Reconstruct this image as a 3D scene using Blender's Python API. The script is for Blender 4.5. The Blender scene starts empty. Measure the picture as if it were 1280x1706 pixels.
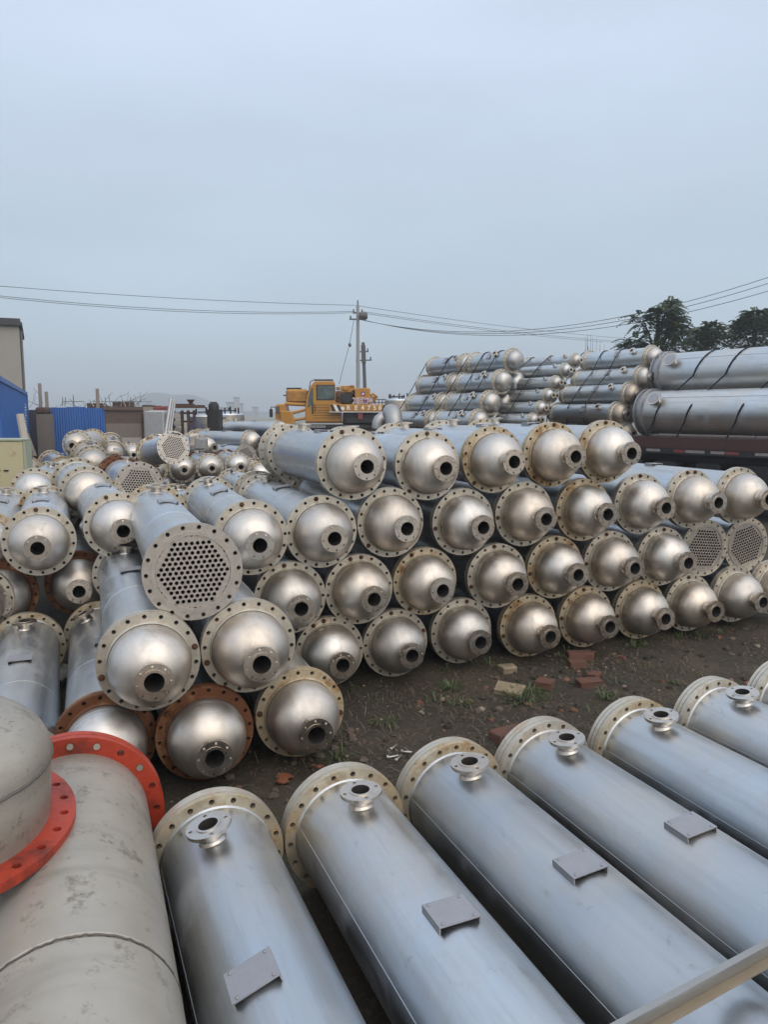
import bpy, math, random
from math import sin, cos, tan, pi, radians, sqrt, atan2
from mathutils import Vector, Matrix, noise
random.seed(7)
C = bpy.context.scene.collection
SC = bpy.context.scene

# ------------------------------------------------------------------ camera
FPX, CAM_H, HOR = 1280.0, 1.882, 690.0
PITCH = math.atan((853 - HOR) / FPX)
CP, SP = cos(PITCH), sin(PITCH)
cam = bpy.data.cameras.new("camera"); camo = bpy.data.objects.new("camera", cam)
C.objects.link(camo); camo.location = (0, 0, CAM_H)
camo.rotation_euler = (pi / 2 - PITCH, 0, 0)
cam.sensor_fit = 'HORIZONTAL'; cam.sensor_width = 36; cam.lens = 36.0
cam.clip_start = 0.05; cam.clip_end = 6000
SC.camera = camo

def ray(x, y):
    u = (853 - y) / FPX
    return Vector(((x - 640) / FPX, CP + u * SP, -SP + u * CP))
def at(x, y, depth):
    return Vector((0, 0, CAM_H)) + ray(x, y) * depth
def at_z(x, y, z):
    d = ray(x, y); return at(x, y, (z - CAM_H) / d.z)
YAW = radians(23)
def axis(a): return Vector((sin(a), -cos(a), 0))
def at_s(x, y, s, a=YAW):
    d = ray(x, y); return at(x, y, s / axis(a).dot(d))
def qs(q, s, z, a=YAW):
    return Vector((q * cos(a) + s * sin(a), q * sin(a) - s * cos(a), z))

# ------------------------------------------------------------------ mesh builder
class MB:
    def __init__(s): s.v = []; s.f = []; s.sm = []
    def add(s, vs, fs, smooth=False, M=None):
        b = len(s.v)
        s.v += [tuple(M @ Vector(p)) if M else tuple(p) for p in vs]
        for f in fs:
            s.f.append([b + i for i in f]); s.sm.append(smooth)
        return s
    def box(s, a, b, M=None, bev=0.0):
        (x0, y0, z0), (x1, y1, z1) = a, b
        if bev <= 0:
            vs = [(x0,y0,z0),(x1,y0,z0),(x1,y1,z0),(x0,y1,z0),(x0,y0,z1),(x1,y0,z1),(x1,y1,z1),(x0,y1,z1)]
            return s.add(vs, [(0,3,2,1),(4,5,6,7),(0,1,5,4),(1,2,6,5),(2,3,7,6),(3,0,4,7)], False, M)
        c = bev
        vs = []
        for z, i in ((z0, c), (z0 + c, 0), (z1 - c, 0), (z1, c)):
            vs += [(x0+i+ (c if i==0 else 0),y0+i,z),(x1-i-(c if i==0 else 0),y0+i,z),(x1-i,y0+i+(c if i==0 else 0),z),(x1-i,y1-i-(c if i==0 else 0),z),
                   (x1-i-(c if i==0 else 0),y1-i,z),(x0+i+(c if i==0 else 0),y1-i,z),(x0+i,y1-i-(c if i==0 else 0),z),(x0+i,y0+i+(c if i==0 else 0),z)]
        fs = [tuple(range(7, -1, -1)), tuple(range(24, 32))]
        for k in range(3):
            for j in range(8):
                fs.append((k*8+j, k*8+(j+1)%8, (k+1)*8+(j+1)%8, (k+1)*8+j))
        return s.add(vs, fs, False, M)
    def lathe(s, prof, n=48, M=None, smooth=True, a0=0.0, a1=2*pi):
        full = abs(a1 - a0 - 2*pi) < 1e-6
        m = n if full else n + 1
        vs = []
        for (x, r) in prof:
            for k in range(m):
                t = a0 + (a1 - a0) * k / n
                vs.append((x, -sin(t) * r, cos(t) * r))
        fs = []
        for i in range(len(prof) - 1):
            for k in range(n):
                k2 = (k + 1) % m
                fs.append((i*m+k, (i+1)*m+k, (i+1)*m+k2, i*m+k2))
        return s.add(vs, fs, smooth, M)
    def disc(s, x, r, n=48, M=None, flip=False):
        vs = [(x, -sin(2*pi*k/n)*r, cos(2*pi*k/n)*r) for k in range(n)]
        f = tuple(range(n)); f = f[::-1] if flip else f
        return s.add(vs, [f], False, M)
    def tube(s, pts, r, n=8, cap=True, M=None, r1=None):
        pts = [Vector(p) for p in pts]; vs = []; N = len(pts)
        up = None
        for i, p in enumerate(pts):
            d = (pts[min(i+1, N-1)] - pts[max(i-1, 0)]).normalized()
            if up is None:
                up = Vector((0,0,1)) if abs(d.z) < .9 else Vector((1,0,0))
            x = d.cross(up).normalized(); up = x.cross(d).normalized()
            rr = r if r1 is None else r + (r1 - r) * i / (N - 1)
            for k in range(n):
                t = 2*pi*k/n; vs.append(p + (x*cos(t) + up*sin(t)) * rr)
        fs = [(i*n+k, i*n+(k+1)%n, (i+1)*n+(k+1)%n, (i+1)*n+k) for i in range(N-1) for k in range(n)]
        s.add(vs, fs, True, M)
        if cap:
            s.add(vs[:n], [tuple(range(n))[::-1]], False, M); s.add(vs[-n:], [tuple(range(n))], False, M)
        return s
    def ring(s, x0, x1, Ri, Ro, n, rh, rc, M=None, inner=True, phase=0.0, hp=16):
        """flat ring between x0 and x1 with n through holes"""
        def P(x, r, t): return (x, -sin(t) * r, cos(t) * r)
        for k in range(n):
            t0 = 2*pi*(k+phase)/n
            sq, ho = [], []
            for j in range(hp):
                f = 2*pi*j/hp; c, d = cos(f), sin(f); m = max(abs(c), abs(d))
                u, w = c/m, d/m
                r = rc + ((Ro-rc)*u if u > 0 else (rc-Ri)*u)
                sq.append((r, t0 + w*pi/n))
                ho.append((rc + rh*c, t0 + rh*d/rc))
            for x, fl in ((x1, False), (x0, True)):
                vs = [P(x, *a) for a in sq] + [P(x, *a) for a in ho]
                fs = [(j, (j+1)%hp, hp+(j+1)%hp, hp+j) for j in range(hp)]
                if fl: fs = [f[::-1] for f in fs]
                s.add(vs, fs, False, M)
            vs = [P(x1, *a) for a in ho] + [P(x0, *a) for a in ho]
            s.add(vs, [(j, (j+1)%hp, hp+(j+1)%hp, hp+j) for j in range(hp)], True, M)
            h = hp // 8
            o = [sq[j % hp] for j in range(-h, h+1)]
            vs = [P(x1, *a) for a in o] + [P(x0, *a) for a in o]; L = len(o)
            s.add(vs, [(j, L+j, L+j+1, j+1) for j in range(L-1)], True, M)
            if inner:
                o = [sq[j % hp] for j in range(hp//2-h, hp//2+h+1)]
                vs = [P(x1, *a) for a in o] + [P(x0, *a) for a in o]
                s.add(vs, [(j, L+j, L+j+1, j+1) for j in range(L-1)], True, M)
        return s
    def mesh(s, name):
        me = bpy.data.meshes.new(name); me.from_pydata(s.v, [], s.f)
        me.polygons.foreach_set("use_smooth", s.sm); me.update(); return me
    def build(s, name, mat, parent=None, loc=None):
        return put(name, s.mesh(name), mat, parent, loc)

def put(name, me, mat, parent=None, loc=None, rot=None, scale=None):
    o = bpy.data.objects.new(name, me); C.objects.link(o)
    if mat is not None:
        if len(me.materials) == 0: me.materials.append(mat)
        o.material_slots[0].link = 'OBJECT'; o.material_slots[0].material = mat
    if parent is not None: o.parent = parent
    if loc is not None: o.location = loc
    if rot is not None: o.rotation_euler = rot
    if scale is not None: o.scale = scale
    return o
def tag(o, label=None, cat=None, group=None, kind=None):
    if label: o['label'] = label
    if cat: o['category'] = cat
    if group: o['group'] = group
    if kind: o['kind'] = kind
    return o
def thing(name, label, cat, loc=(0,0,0), rot=(0,0,0), group=None, scale=1.0):
    o = bpy.data.objects.new(name, None); C.objects.link(o)
    o.empty_display_size = .1
    o.location = loc; o.rotation_euler = rot; o.scale = (scale,)*3
    return tag(o, label, cat, group)
def MT(x, y, z): return Matrix.Translation((x, y, z))
def MR(a, ax): return Matrix.Rotation(a, 4, ax)

# ------------------------------------------------------------------ materials
class NT:
    def __init__(s, name):
        s.m = bpy.data.materials.new(name); s.m.use_nodes = True
        s.t = s.m.node_tree; s.b = s.t.nodes['Principled BSDF']
    def n(s, typ, **kw):
        x = s.t.nodes.new(typ)
        for k, v in kw.items():
            if k in x.inputs: x.inputs[k].default_value = v
            else: setattr(x, k, v)
        return x
    def l(s, a, b): s.t.links.new(a, b)
    def coords(s, scale=(1,1,1), rnd=True):
        tc = s.n('ShaderNodeTexCoord'); mp = s.n('ShaderNodeMapping'); mp.inputs['Scale'].default_value = scale
        s.l(tc.outputs['Object'], mp.inputs['Vector'])
        if rnd:
            oi = s.n('ShaderNodeObjectInfo'); mu = s.n('ShaderNodeMath', operation='MULTIPLY'); mu.inputs[1].default_value = 57.0
            s.l(oi.outputs['Random'], mu.inputs[0]); cb = s.n('ShaderNodeCombineXYZ')
            for i in range(3): s.l(mu.outputs[0], cb.inputs[i])
            s.l(cb.outputs[0], mp.inputs['Location'])
        return mp.outputs['Vector']
    def noise(s, scale, detail=4, rough=.55, vscale=(1,1,1), rnd=True, dist=0.0):
        x = s.n('ShaderNodeTexNoise'); x.inputs['Scale'].default_value = scale
        x.inputs['Detail'].default_value = detail; x.inputs['Roughness'].default_value = rough
        x.inputs['Distortion'].default_value = dist
        s.l(s.coords(vscale, rnd), x.inputs['Vector']); return x.outputs['Fac']
    def ramp(s, fac, stops):
        r = s.n('ShaderNodeValToRGB'); e = r.color_ramp.elements
        while len(e) < len(stops): e.new(.5)
        for el, (p, c) in zip(e, stops):
            el.position = p; el.color = (c if len(c) == 4 else (*c, 1)) if isinstance(c, (tuple, list)) else (c, c, c, 1)
        s.l(fac, r.inputs['Fac']); return r.outputs['Color']
    def mix(s, fac, a, b, blend='MIX'):
        x = s.n('ShaderNodeMix', data_type='RGBA', blend_type=blend)
        if isinstance(fac, (int, float)): x.inputs[0].default_value = fac
        else: s.l(fac, x.inputs[0])
        for i, c in ((6, a), (7, b)):
            if isinstance(c, tuple): x.inputs[i].default_value = (*c, 1) if len(c) == 3 else c
            else: s.l(c, x.inputs[i])
        return x.outputs[2]
    def math(s, op, a, b=0.0):
        x = s.n('ShaderNodeMath', operation=op)
        for i, c in ((0, a), (1, b)):
            if isinstance(c, (int, float)): x.inputs[i].default_value = c
            else: s.l(c, x.inputs[i])
        return x.outputs[0]
    def bump(s, h, strength=.2, dist=.01):
        b = s.n('ShaderNodeBump'); b.inputs['Strength'].default_value = strength; b.inputs['Distance'].default_value = dist
        s.l(h, b.inputs['Height']); s.l(b.outputs['Normal'], s.b.inputs['Normal'])

def steel(name, base, rough=.36, dirt=.25, brush=(90,2,2), warm=(.42,.33,.24), lines=.05, ring=False, streak=(1.2,16,16)):
    t = NT(name)
    big = t.noise(2.6, 6, .62, dist=.5); fine = t.noise(17, 6, .72); hue = t.noise(1.4, 3, .5); sm = t.noise(7, 7, .78, dist=1.2)
    br = t.noise(1.0, 3, .6, brush); st = t.noise(1.0, 5, .65, streak)
    oi = t.n('ShaderNodeObjectInfo')
    tint = t.ramp(oi.outputs['Random'], [(0, tuple(c*.80 for c in base)), (.5, base), (1, tuple(min(1, c*1.08) for c in base))])
    c = t.mix(t.ramp(hue, [(.40, .75), (.60, 0.0)]), tint, tuple(x*y for x, y in zip(base, (1.07, .96, .84))))
    c = t.mix(t.math('MULTIPLY', t.ramp(br, [(.3, 0.0), (.7, 1.0)]), .16), c, tuple(x*.6 for x in base))
    c = t.mix(t.math('MULTIPLY', t.ramp(st, [(.50, 0.0), (.72, 1.0)]), .42), c, tuple(x*.62 for x in base))
    spot = t.ramp(big, [(.50, 0.0), (.72, 1.0)])
    c = t.mix(t.math('MULTIPLY', spot, dirt), c, warm)
    smear = t.ramp(sm, [(.60, 0.0), (.70, 1.0)])
    c = t.mix(t.math('MULTIPLY', smear, dirt*1.1), c, tuple(x*.5 for x in warm))
    chalk = t.math('MULTIPLY', t.ramp(sm, [(.26, 1.0), (.38, 0.0)]), dirt)
    c = t.mix(chalk, c, (.60,.58,.55))
    if ring:
        tc = t.n('ShaderNodeTexCoord'); sx = t.n('ShaderNodeSeparateXYZ'); t.l(tc.outputs['Object'], sx.inputs[0])
        r = t.math('SQRT', t.math('ADD', t.math('MULTIPLY', sx.outputs['Y'], sx.outputs['Y']), t.math('MULTIPLY', sx.outputs['Z'], sx.outputs['Z'])))
        r = t.math('ADD', r, t.math('MULTIPLY', t.math('SUBTRACT', fine, .5), .03))
        hz = t.ramp(t.math('MULTIPLY', r, 4.0), [(.22, .65), (.30, .22), (.36, 0.0), (.70, 0.0), (.775, .30), (.80, .65)])
        c = t.mix(t.math('MULTIPLY', hz, .6), c, (.33,.27,.21))
    t.l(c, t.b.inputs['Base Color'])
    met = t.math('SUBTRACT', 1.0, t.math('MULTIPLY', t.math('ADD', spot, chalk), dirt*.9)); t.l(met, t.b.inputs['Metallic'])
    ro = t.math('ADD', rough - .10, t.math('MULTIPLY', fine, .16)); ro = t.math('ADD', ro, t.math('MULTIPLY', spot, .13))
    ro = t.math('ADD', ro, t.math('MULTIPLY', t.math('SUBTRACT', st, .45), .35))
    t.l(ro, t.b.inputs['Roughness'])
    h = t.math('ADD', t.math('MULTIPLY', br, lines), t.math('MULTIPLY', big, .35))
    t.bump(h, .45, .02)
    return t.m

def flange_mat(name, base, rust, rustcol=(.20,.075,.025), ochre=(.42,.26,.10), metal=.75):
    t = NT(name)
    a = t.noise(5, 5, .65); b = t.noise(22, 5, .7); d = t.noise(60, 4, .7)
    c = t.mix(t.ramp(b, [(.35, 0.0), (.7, .55)]), base, tuple(x*.62 for x in base))
    s = t.math('ADD', t.math('MULTIPLY', a, .7), t.math('MULTIPLY', b, .3))
    oc = t.ramp(s, [(max(0, .72-rust*.5), 0.0), (max(.05, .86-rust*.5), 1.0)])
    c = t.mix(t.math('MULTIPLY', oc, .75), c, ochre)
    ru = t.ramp(s, [(max(0, .84-rust*.55), 0.0), (max(.06, .95-rust*.55), 1.0)])
    c = t.mix(ru, c, rustcol)
    c = t.mix(t.math('MULTIPLY', d, .25), c, tuple(x*.5 for x in rustcol))
    t.l(c, t.b.inputs['Base Color'])
    t.l(t.math('MULTIPLY', t.math('SUBTRACT', 1.0, oc), metal), t.b.inputs['Metallic'])
    t.l(t.math('ADD', .38, t.math('MULTIPLY', oc, .35)), t.b.inputs['Roughness'])
    t.bump(t.math('ADD', b, t.math('MULTIPLY', d, .5)), .25, .004)
    return t.m

def simple(name, col, rough=.6, metal=0.0, var=.25, nscale=8, bump=.1, col2=None, patch=0.0, patchcol=(.2,.1,.05), vscale=(1,1,1)):
    t = NT(name)
    a = t.noise(nscale, 5, .65, vscale); b = t.noise(nscale*4, 4, .7)
    c = t.mix(t.math('MULTIPLY', a, var*2), col, col2 or tuple(x*.5 for x in col))
    if patch > 0:
        p = t.ramp(t.noise(nscale*.6, 6, .7), [(.62 - patch*.3, 0.0), (.74 - patch*.3, 1.0)])
        c = t.mix(p, c, patchcol)
    t.l(c, t.b.inputs['Base Color'])
    t.b.inputs['Metallic'].default_value = metal
    t.l(t.math('ADD', rough-.1, t.math('MULTIPLY', b, .2)), t.b.inputs['Roughness'])
    if bump: t.bump(t.math('ADD', a, t.math('MULTIPLY', b, .4)), bump, .01)
    return t.m

def cream_mat():
    t = NT('cream painted steel')
    a = t.noise(2.2, 5, .65); b = t.noise(11, 6, .75); d = t.noise(1.0, 4, .6, (7,1,1)); e = t.noise(45, 5, .8, dist=1.5)
    c = t.mix(t.ramp(a, [(.3, 0.0), (.7, .8)]), (.46,.425,.365), (.32,.285,.235))
    c = t.mix(t.ramp(d, [(.50, 0.0), (.70, .55)]), c, (.24,.215,.18))
    c = t.mix(t.ramp(b, [(.55, 0.0), (.66, .75)]), c, (.17,.145,.115))
    crack = t.math('MULTIPLY', t.ramp(e, [(.60, 0.0), (.66, 1.0)]), t.ramp(a, [(.46, 0.0), (.58, .95)]))
    c = t.mix(crack, c, (.10,.09,.075))
    c = t.mix(t.math('MULTIPLY', t.ramp(b, [(.25, 1.0), (.36, 0.0)]), .35), c, (.48,.46,.42))
    t.l(c, t.b.inputs['Base Color']); t.b.inputs['Metallic'].default_value = .35; t.l(t.math('ADD', .30, t.math('MULTIPLY', b, .28)), t.b.inputs['Roughness'])
    t.bump(t.math('ADD', t.math('MULTIPLY', a, .6), t.math('MULTIPLY', b, .25)), .25, .01)
    return t.m
M = {}
M['shell'] = steel('steel shell', (.55,.595,.64), .36, .38, (3,40,40), (.38,.35,.32))
M['dome'] = steel('spun steel dome', (.66,.64,.61), .48, .30, (60,5,5), (.38,.33,.27), .10, True, (14,14,3))
M['nozzle'] = steel('machined steel', (.62,.585,.54), .30, .15, (120,3,3))
M['bore'] = simple('bore interior shade', (.032,.027,.024), .8, .0, .3, 20)  # near-black colour stands in for the shade inside the bores
M['clean'] = flange_mat('pale flange steel', (.71,.665,.565), .34, metal=.62)
M['ochre'] = flange_mat('ochre stained flange', (.68,.61,.47), .52, (.20,.085,.03), (.44,.29,.12), .62)
M['rust'] = flange_mat('rusted flange', (.38,.24,.14), .82, (.155,.056,.020), (.30,.125,.042), .4)
M['tubesheet'] = flange_mat('tube sheet steel', (.64,.595,.54), .27, (.25,.13,.07), (.46,.37,.29), .85)
M['bolt'] = simple('rusted bolt', (.13,.055,.028), .75, .3, .4, 40)
M['boltnew'] = simple('zinc bolt', (.55,.52,.46), .4, .9, .2, 40)
M['bracket'] = simple('bracket plate', (.42,.42,.44), .5, .7, .2, 20)
M['white'] = cream_mat()
M['red'] = simple('red painted steel', (.52,.056,.019), .5, .0, .38, 8, .25, (.23,.024,.015), .30, (.16,.026,.016))
M['weld'] = simple('dark weld bead', (.20,.18,.155), .6, .4, .5, 30, .4)
M['redhole'] = simple('dark steel', (.12,.10,.09), .6, .3)
M['yellow'] = simple('yellow crane paint', (.50,.235,.022), .5, 0, .3, 2.2, .05, (.27,.125,.03), .14, (.22,.11,.05))
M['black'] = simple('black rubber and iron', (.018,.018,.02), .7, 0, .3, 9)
M['darkiron'] = simple('dark chassis iron', (.035,.033,.035), .6, .3, .3, 6)
M['oxide'] = simple('red oxide truck paint', (.085,.030,.026), .65, .1, .35, 5, .1, (.045,.025,.022), .1, (.03,.02,.02))
M['plank'] = simple('weathered plank', (.16,.11,.085), .85, 0, .4, 6, .2, (.07,.05,.04), 0, (.1,.1,.1), (.4,6,6))
M['rope'] = simple('black binding rope', (.012,.012,.016), .85, 0, .2, 60)
M['blue'] = simple('blue corrugated sheet', (.035,.135,.42), .5, .1, .25, 1.6, .05, (.02,.085,.27), .02, (.06,.07,.11), (1,1,.25))
M['containerblue'] = simple('blue container paint', (.028,.13,.43), .5, 0, .18, 1.5, .05, (.02,.09,.3))
M['plaster'] = simple('old plaster', (.36,.34,.30), .92, 0, .3, .7, .15, (.24,.225,.20), .12, (.19,.18,.165), (1,1,2.2))
M['concrete'] = simple('grey concrete', (.24,.23,.22), .9, 0, .3, 2, .15)
M['roofing'] = simple('dark roofing felt', (.07,.07,.075), .85, 0, .3, 3)
M['beige'] = simple('beige wall', (.35,.31,.26), .9, 0, .25, 2, .1)
M['cabinet'] = simple('yellowed cabinet paint', (.52,.47,.29), .55, 0, .15, 4, .06, (.40,.35,.2), .05, (.28,.13,.06))
M['cabinettop'] = simple('pale green lid', (.42,.46,.36), .55)
M['wood'] = simple('grey wood', (.27,.23,.19), .9, 0, .4, 5, .2, (.14,.115,.095), 0, (.1,.1,.1), (6,6,.7))
M['palewood'] = simple('pale board', (.50,.46,.41), .8, 0, .25, 5, .1)
M['ironrust'] = simple('rusty scrap iron', (.14,.075,.05), .85, .2, .45, 5, .2, (.06,.045,.04), .2, (.25,.13,.07))
M['pipe'] = simple('galvanised pipe', (.45,.45,.45), .45, .7, .25, 8)
M['vat'] = steel('vat steel', (.55,.53,.50), .36, .25, (2,2,60))
M['bluetank'] = steel('blue grey shell', (.60,.645,.68), .42, .22, (3,40,40))
M['truckshell'] = steel('road dusted shell', (.57,.625,.665), .43, .25, (3,40,40))
M['truckdome'] = steel('road dusted dome', (.51,.53,.545), .46, .35, (60,5,5), (.33,.30,.26), .10, True, (14,14,3))
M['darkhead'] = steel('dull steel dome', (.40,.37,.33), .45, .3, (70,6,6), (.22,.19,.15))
M['oldsteel'] = steel('old scuffed steel', (.56,.53,.49), .45, .55, (30,6,6), (.38,.33,.28))
M['pole'] = simple('concrete pole', (.33,.325,.32), .85, 0, .2, 3)
M['polewood'] = simple('dark weathered pole', (.10,.095,.09), .85, 0, .3, 3)
M['wire'] = simple('overhead wire', (.05,.055,.065), .6, .2, .1)
M['insul'] = simple('insulator', (.08,.07,.07), .4)
M['brickred'] = simple('fired brick', (.175,.078,.052), .95, 0, .5, 16, .6, (.11,.055,.04), .25, (.10,.078,.058))
M['brickyellow'] = simple('pale brick', (.36,.29,.19), .95, 0, .5, 16, .6, (.22,.17,.11), .2, (.12,.095,.07))
M['leaf_dead'] = simple('dead red leaf', (.30,.10,.05), .8, 0, .4, 30)
M['lettering'] = simple('white lettering', (.78,.77,.74), .5, 0, .05)
M['letterpurple'] = simple('violet lettering', (.17,.06,.20), .5, 0, .1)
M['stripeblack'] = simple('black stripe paint', (.02,.02,.02), .5, 0, .1)
M['angle'] = simple('galvanised angle steel', (.40,.40,.39), .45, .75, .3, 6, .1, (.28,.27,.25))
M['anglecut'] = simple('rusting channel lip', (.42,.36,.27), .6, .4, .35, 9, .1, (.26,.19,.12))
M['redtape'] = simple('red reflector tape', (.25,.055,.05), .6, 0, .4, 20)
M['whitetape'] = simple('white reflector tape', (.38,.34,.32), .6, 0, .5, 14, .1, (.16,.12,.11))
M['plastic'] = simple('grey rag', (.35,.35,.34), .7, 0, .4, 14, .4)
M['tile'] = simple('house roof', (.06,.062,.07), .8)
M['houseclad'] = simple('house wall', (.32,.31,.29), .9)

def glass_mat():
    t = NT('tinted cab glass')
    t.b.inputs['Base Color'].default_value = (.055,.075,.07,1); t.b.inputs['Roughness'].default_value = .12
    t.l(t.ramp(t.noise(2.5, 3), [(.3, (.03,.045,.045)), (.7, (.12,.16,.15))]), t.b.inputs['Base Color'])
    return t.m
M['glass'] = glass_mat()

def foliage(name, a, b):
    t = NT(name); g = t.n('ShaderNodeNewGeometry')
    c = t.ramp(g.outputs['Random Per Island'], [(0, a), (.55, tuple((x+y)/2 for x, y in zip(a, b))), (1, b)])
    t.l(c, t.b.inputs['Base Color']); t.b.inputs['Roughness'].default_value = .55
    try: t.b.inputs['Transmission Weight'].default_value = 0
    except Exception: pass
    return t.m
M['leaf'] = foliage('tree leaves', (.022,.040,.017), (.075,.12,.045))
M['leaf2'] = foliage('olive tree leaves', (.030,.050,.018), (.11,.15,.06))
M['bark'] = simple('bark', (.07,.055,.042), .9, 0, .3, 8, .3)
M['grass'] = foliage('green weeds', (.030,.055,.014), (.085,.13,.035))
M['straw'] = foliage('dry straw', (.07,.05,.033), (.24,.19,.125))

def ground_mat():
    t = NT('dirt yard')
    def geo(sc):
        g = t.n('ShaderNodeNewGeometry'); mp = t.n('ShaderNodeMapping'); mp.inputs['Scale'].default_value = (sc, sc, sc)
        t.l(g.outputs['Position'], mp.inputs['Vector']); return mp.outputs['Vector']
    def nz(sc, det=5, ro=.6, dist=0.0):
        x = t.n('ShaderNodeTexNoise'); x.inputs['Scale'].default_value = 1; x.inputs['Detail'].default_value = det
        x.inputs['Roughness'].default_value = ro; x.inputs['Distortion'].default_value = dist
        t.l(geo(sc), x.inputs['Vector']); return x.outputs['Fac']
    a = nz(1.1, 6, .62, .4); b = nz(6, 6, .7); d = nz(38, 5, .75); e = nz(140, 3, .7)
    c = t.ramp(a, [(.30, (.027,.021,.013)), (.5, (.050,.038,.025)), (.68, (.094,.071,.047))])
    c = t.mix(t.ramp(b, [(.45, 0.0), (.68, .7)]), c, (.034,.029,.017))
    moss = t.ramp(nz(2.3, 6, .7), [(.52, 0.0), (.64, .55)])
    c = t.mix(moss, c, (.045,.046,.020))
    c = t.mix(t.ramp(d, [(.55, 0.0), (.72, .8)]), c, (.15,.12,.085))
    c = t.mix(t.ramp(d, [(.30, .8), (.44, 0.0)]), c, (.022,.018,.012))
    c = t.mix(t.ramp(e, [(.62, 0.0), (.7, .5)]), c, (.24,.20,.15))
    g = t.n('ShaderNodeNewGeometry'); sx = t.n('ShaderNodeSeparateXYZ'); t.l(g.outputs['Position'], sx.inputs[0])
    far = t.ramp(t.math('DIVIDE', sx.outputs['Y'], 400.0), [(.16, 0.0), (.30, 1.0)])
    c = t.mix(far, c, t.ramp(nz(.02, 4), [(.35, (.25,.22,.15)), (.65, (.17,.17,.10))]))
    t.l(c, t.b.inputs['Base Color']); t.b.inputs['Roughness'].default_value = .9
    wet = t.ramp(a, [(.3, .55), (.5, .92)]); t.l(wet, t.b.inputs['Roughness'])
    h = t.math('ADD', t.math('MULTIPLY', b, .6), t.math('ADD', t.math('MULTIPLY', d, .5), t.math('MULTIPLY', e, .18)))
    t.bump(h, .8, .03)
    return t.m

# ------------------------------------------------------------------ sky and light
SUN_AZ, SUN_EL = radians(150), radians(38)     # azimuth clockwise from +Y: behind and right of the camera
SDIR = Vector((sin(SUN_AZ)*cos(SUN_EL), cos(SUN_AZ)*cos(SUN_EL), sin(SUN_EL)))
def world():
    w = bpy.data.worlds.new("World"); SC.world = w; w.use_nodes = True
    nt = w.node_tree; nd, lk = nt.nodes, nt.links
    bg = nd['Background']; bg.inputs['Strength'].default_value = .1
    sky = nd.new('ShaderNodeTexSky'); sky.sky_type = 'NISHITA'; sky.sun_disc = False
    sky.sun_elevation = SUN_EL; sky.sun_rotation = SUN_AZ; sky.dust_density = 4; sky.air_density = 1.2
    tc = nd.new('ShaderNodeTexCoord'); sx = nd.new('ShaderNodeSeparateXYZ'); lk.new(tc.outputs['Generated'], sx.inputs[0])
    rp = nd.new('ShaderNodeValToRGB'); e = rp.color_ramp.elements
    stops = [(0, (.44,.53,.60)), (.06, (.445,.54,.625)), (.20, (.49,.595,.71)), (.40, (.585,.68,.83)), (.62, (.63,.725,.88)), (1, (.70,.80,.95))]
    while len(e) < len(stops): e.new(.5)
    for el, (p, c) in zip(e, stops): el.position = p; el.color = (*c, 1)
    lk.new(sx.outputs['Z'], rp.inputs['Fac'])
    # soft cloud bands
    nz = nd.new('ShaderNodeTexNoise'); nz.inputs['Scale'].default_value = 1.9; nz.inputs['Detail'].default_value = 6
    mp = nd.new('ShaderNodeMapping'); mp.inputs['Scale'].default_value = (1, 1, 3.5); lk.new(tc.outputs['Generated'], mp.inputs['Vector']); lk.new(mp.outputs[0], nz.inputs['Vector'])
    cl = nd.new('ShaderNodeMapRange'); cl.inputs['From Min'].default_value = .3; cl.inputs['From Max'].default_value = .7
    cl.inputs['To Min'].default_value = 10.7; cl.inputs['To Max'].default_value = 12.3; lk.new(nz.outputs['Fac'], cl.inputs['Value'])
    sc = nd.new('ShaderNodeVectorMath'); sc.operation = 'SCALE'; lk.new(rp.outputs['Color'], sc.inputs[0]); lk.new(cl.outputs[0], sc.inputs['Scale'])
    # bright warm veil where the sun stands behind the cloud
    dt = nd.new('ShaderNodeVectorMath'); dt.operation = 'DOT_PRODUCT'; lk.new(tc.outputs['Generated'], dt.inputs[0]); dt.inputs[1].default_value = SDIR
    mr = nd.new('ShaderNodeMapRange'); mr.inputs['From Min'].default_value = .0; mr.inputs['From Max'].default_value = 1.0; lk.new(dt.outputs['Value'], mr.inputs['Value'])
    pw = nd.new('ShaderNodeMath'); pw.operation = 'POWER'; pw.inputs[1].default_value = 1.15; lk.new(mr.outputs[0], pw.inputs[0])
    gl = nd.new('ShaderNodeVectorMath'); gl.operation = 'SCALE'; gl.inputs[0].default_value = (6.4, 5.3, 4.2); lk.new(pw.outputs[0], gl.inputs['Scale'])
    ad = nd.new('ShaderNodeVectorMath'); ad.operation = 'ADD'; lk.new(sc.outputs[0], ad.inputs[0]); lk.new(gl.outputs[0], ad.inputs[1])
    mx = nd.new('ShaderNodeMix'); mx.data_type = 'RGBA'; mx.inputs[0].default_value = .93
    lk.new(sky.outputs[0], mx.inputs[6]); lk.new(ad.outputs[0], mx.inputs[7]); lk.new(mx.outputs[2], bg.inputs['Color'])
    sun = bpy.data.lights.new("sun", 'SUN'); so = bpy.data.objects.new("sun", sun); C.objects.link(so)
    sun.energy = 1.0; sun.angle = radians(70); sun.color = (1.0, .90, .76)
    so.rotation_euler = SDIR.to_track_quat('Z', 'Y').to_euler()
    SC.view_settings.view_transform = 'Standard'; SC.view_settings.look = 'None'
    SC.view_settings.exposure = 0.0; SC.view_settings.gamma = 1.0
world()
SC.render.engine = 'CYCLES'
SC.cycles.use_denoising = True
SC.cycles.max_bounces = 6; SC.cycles.diffuse_bounces = 3; SC.cycles.glossy_bounces = 4
SC.cycles.caustics_reflective = False

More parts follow.
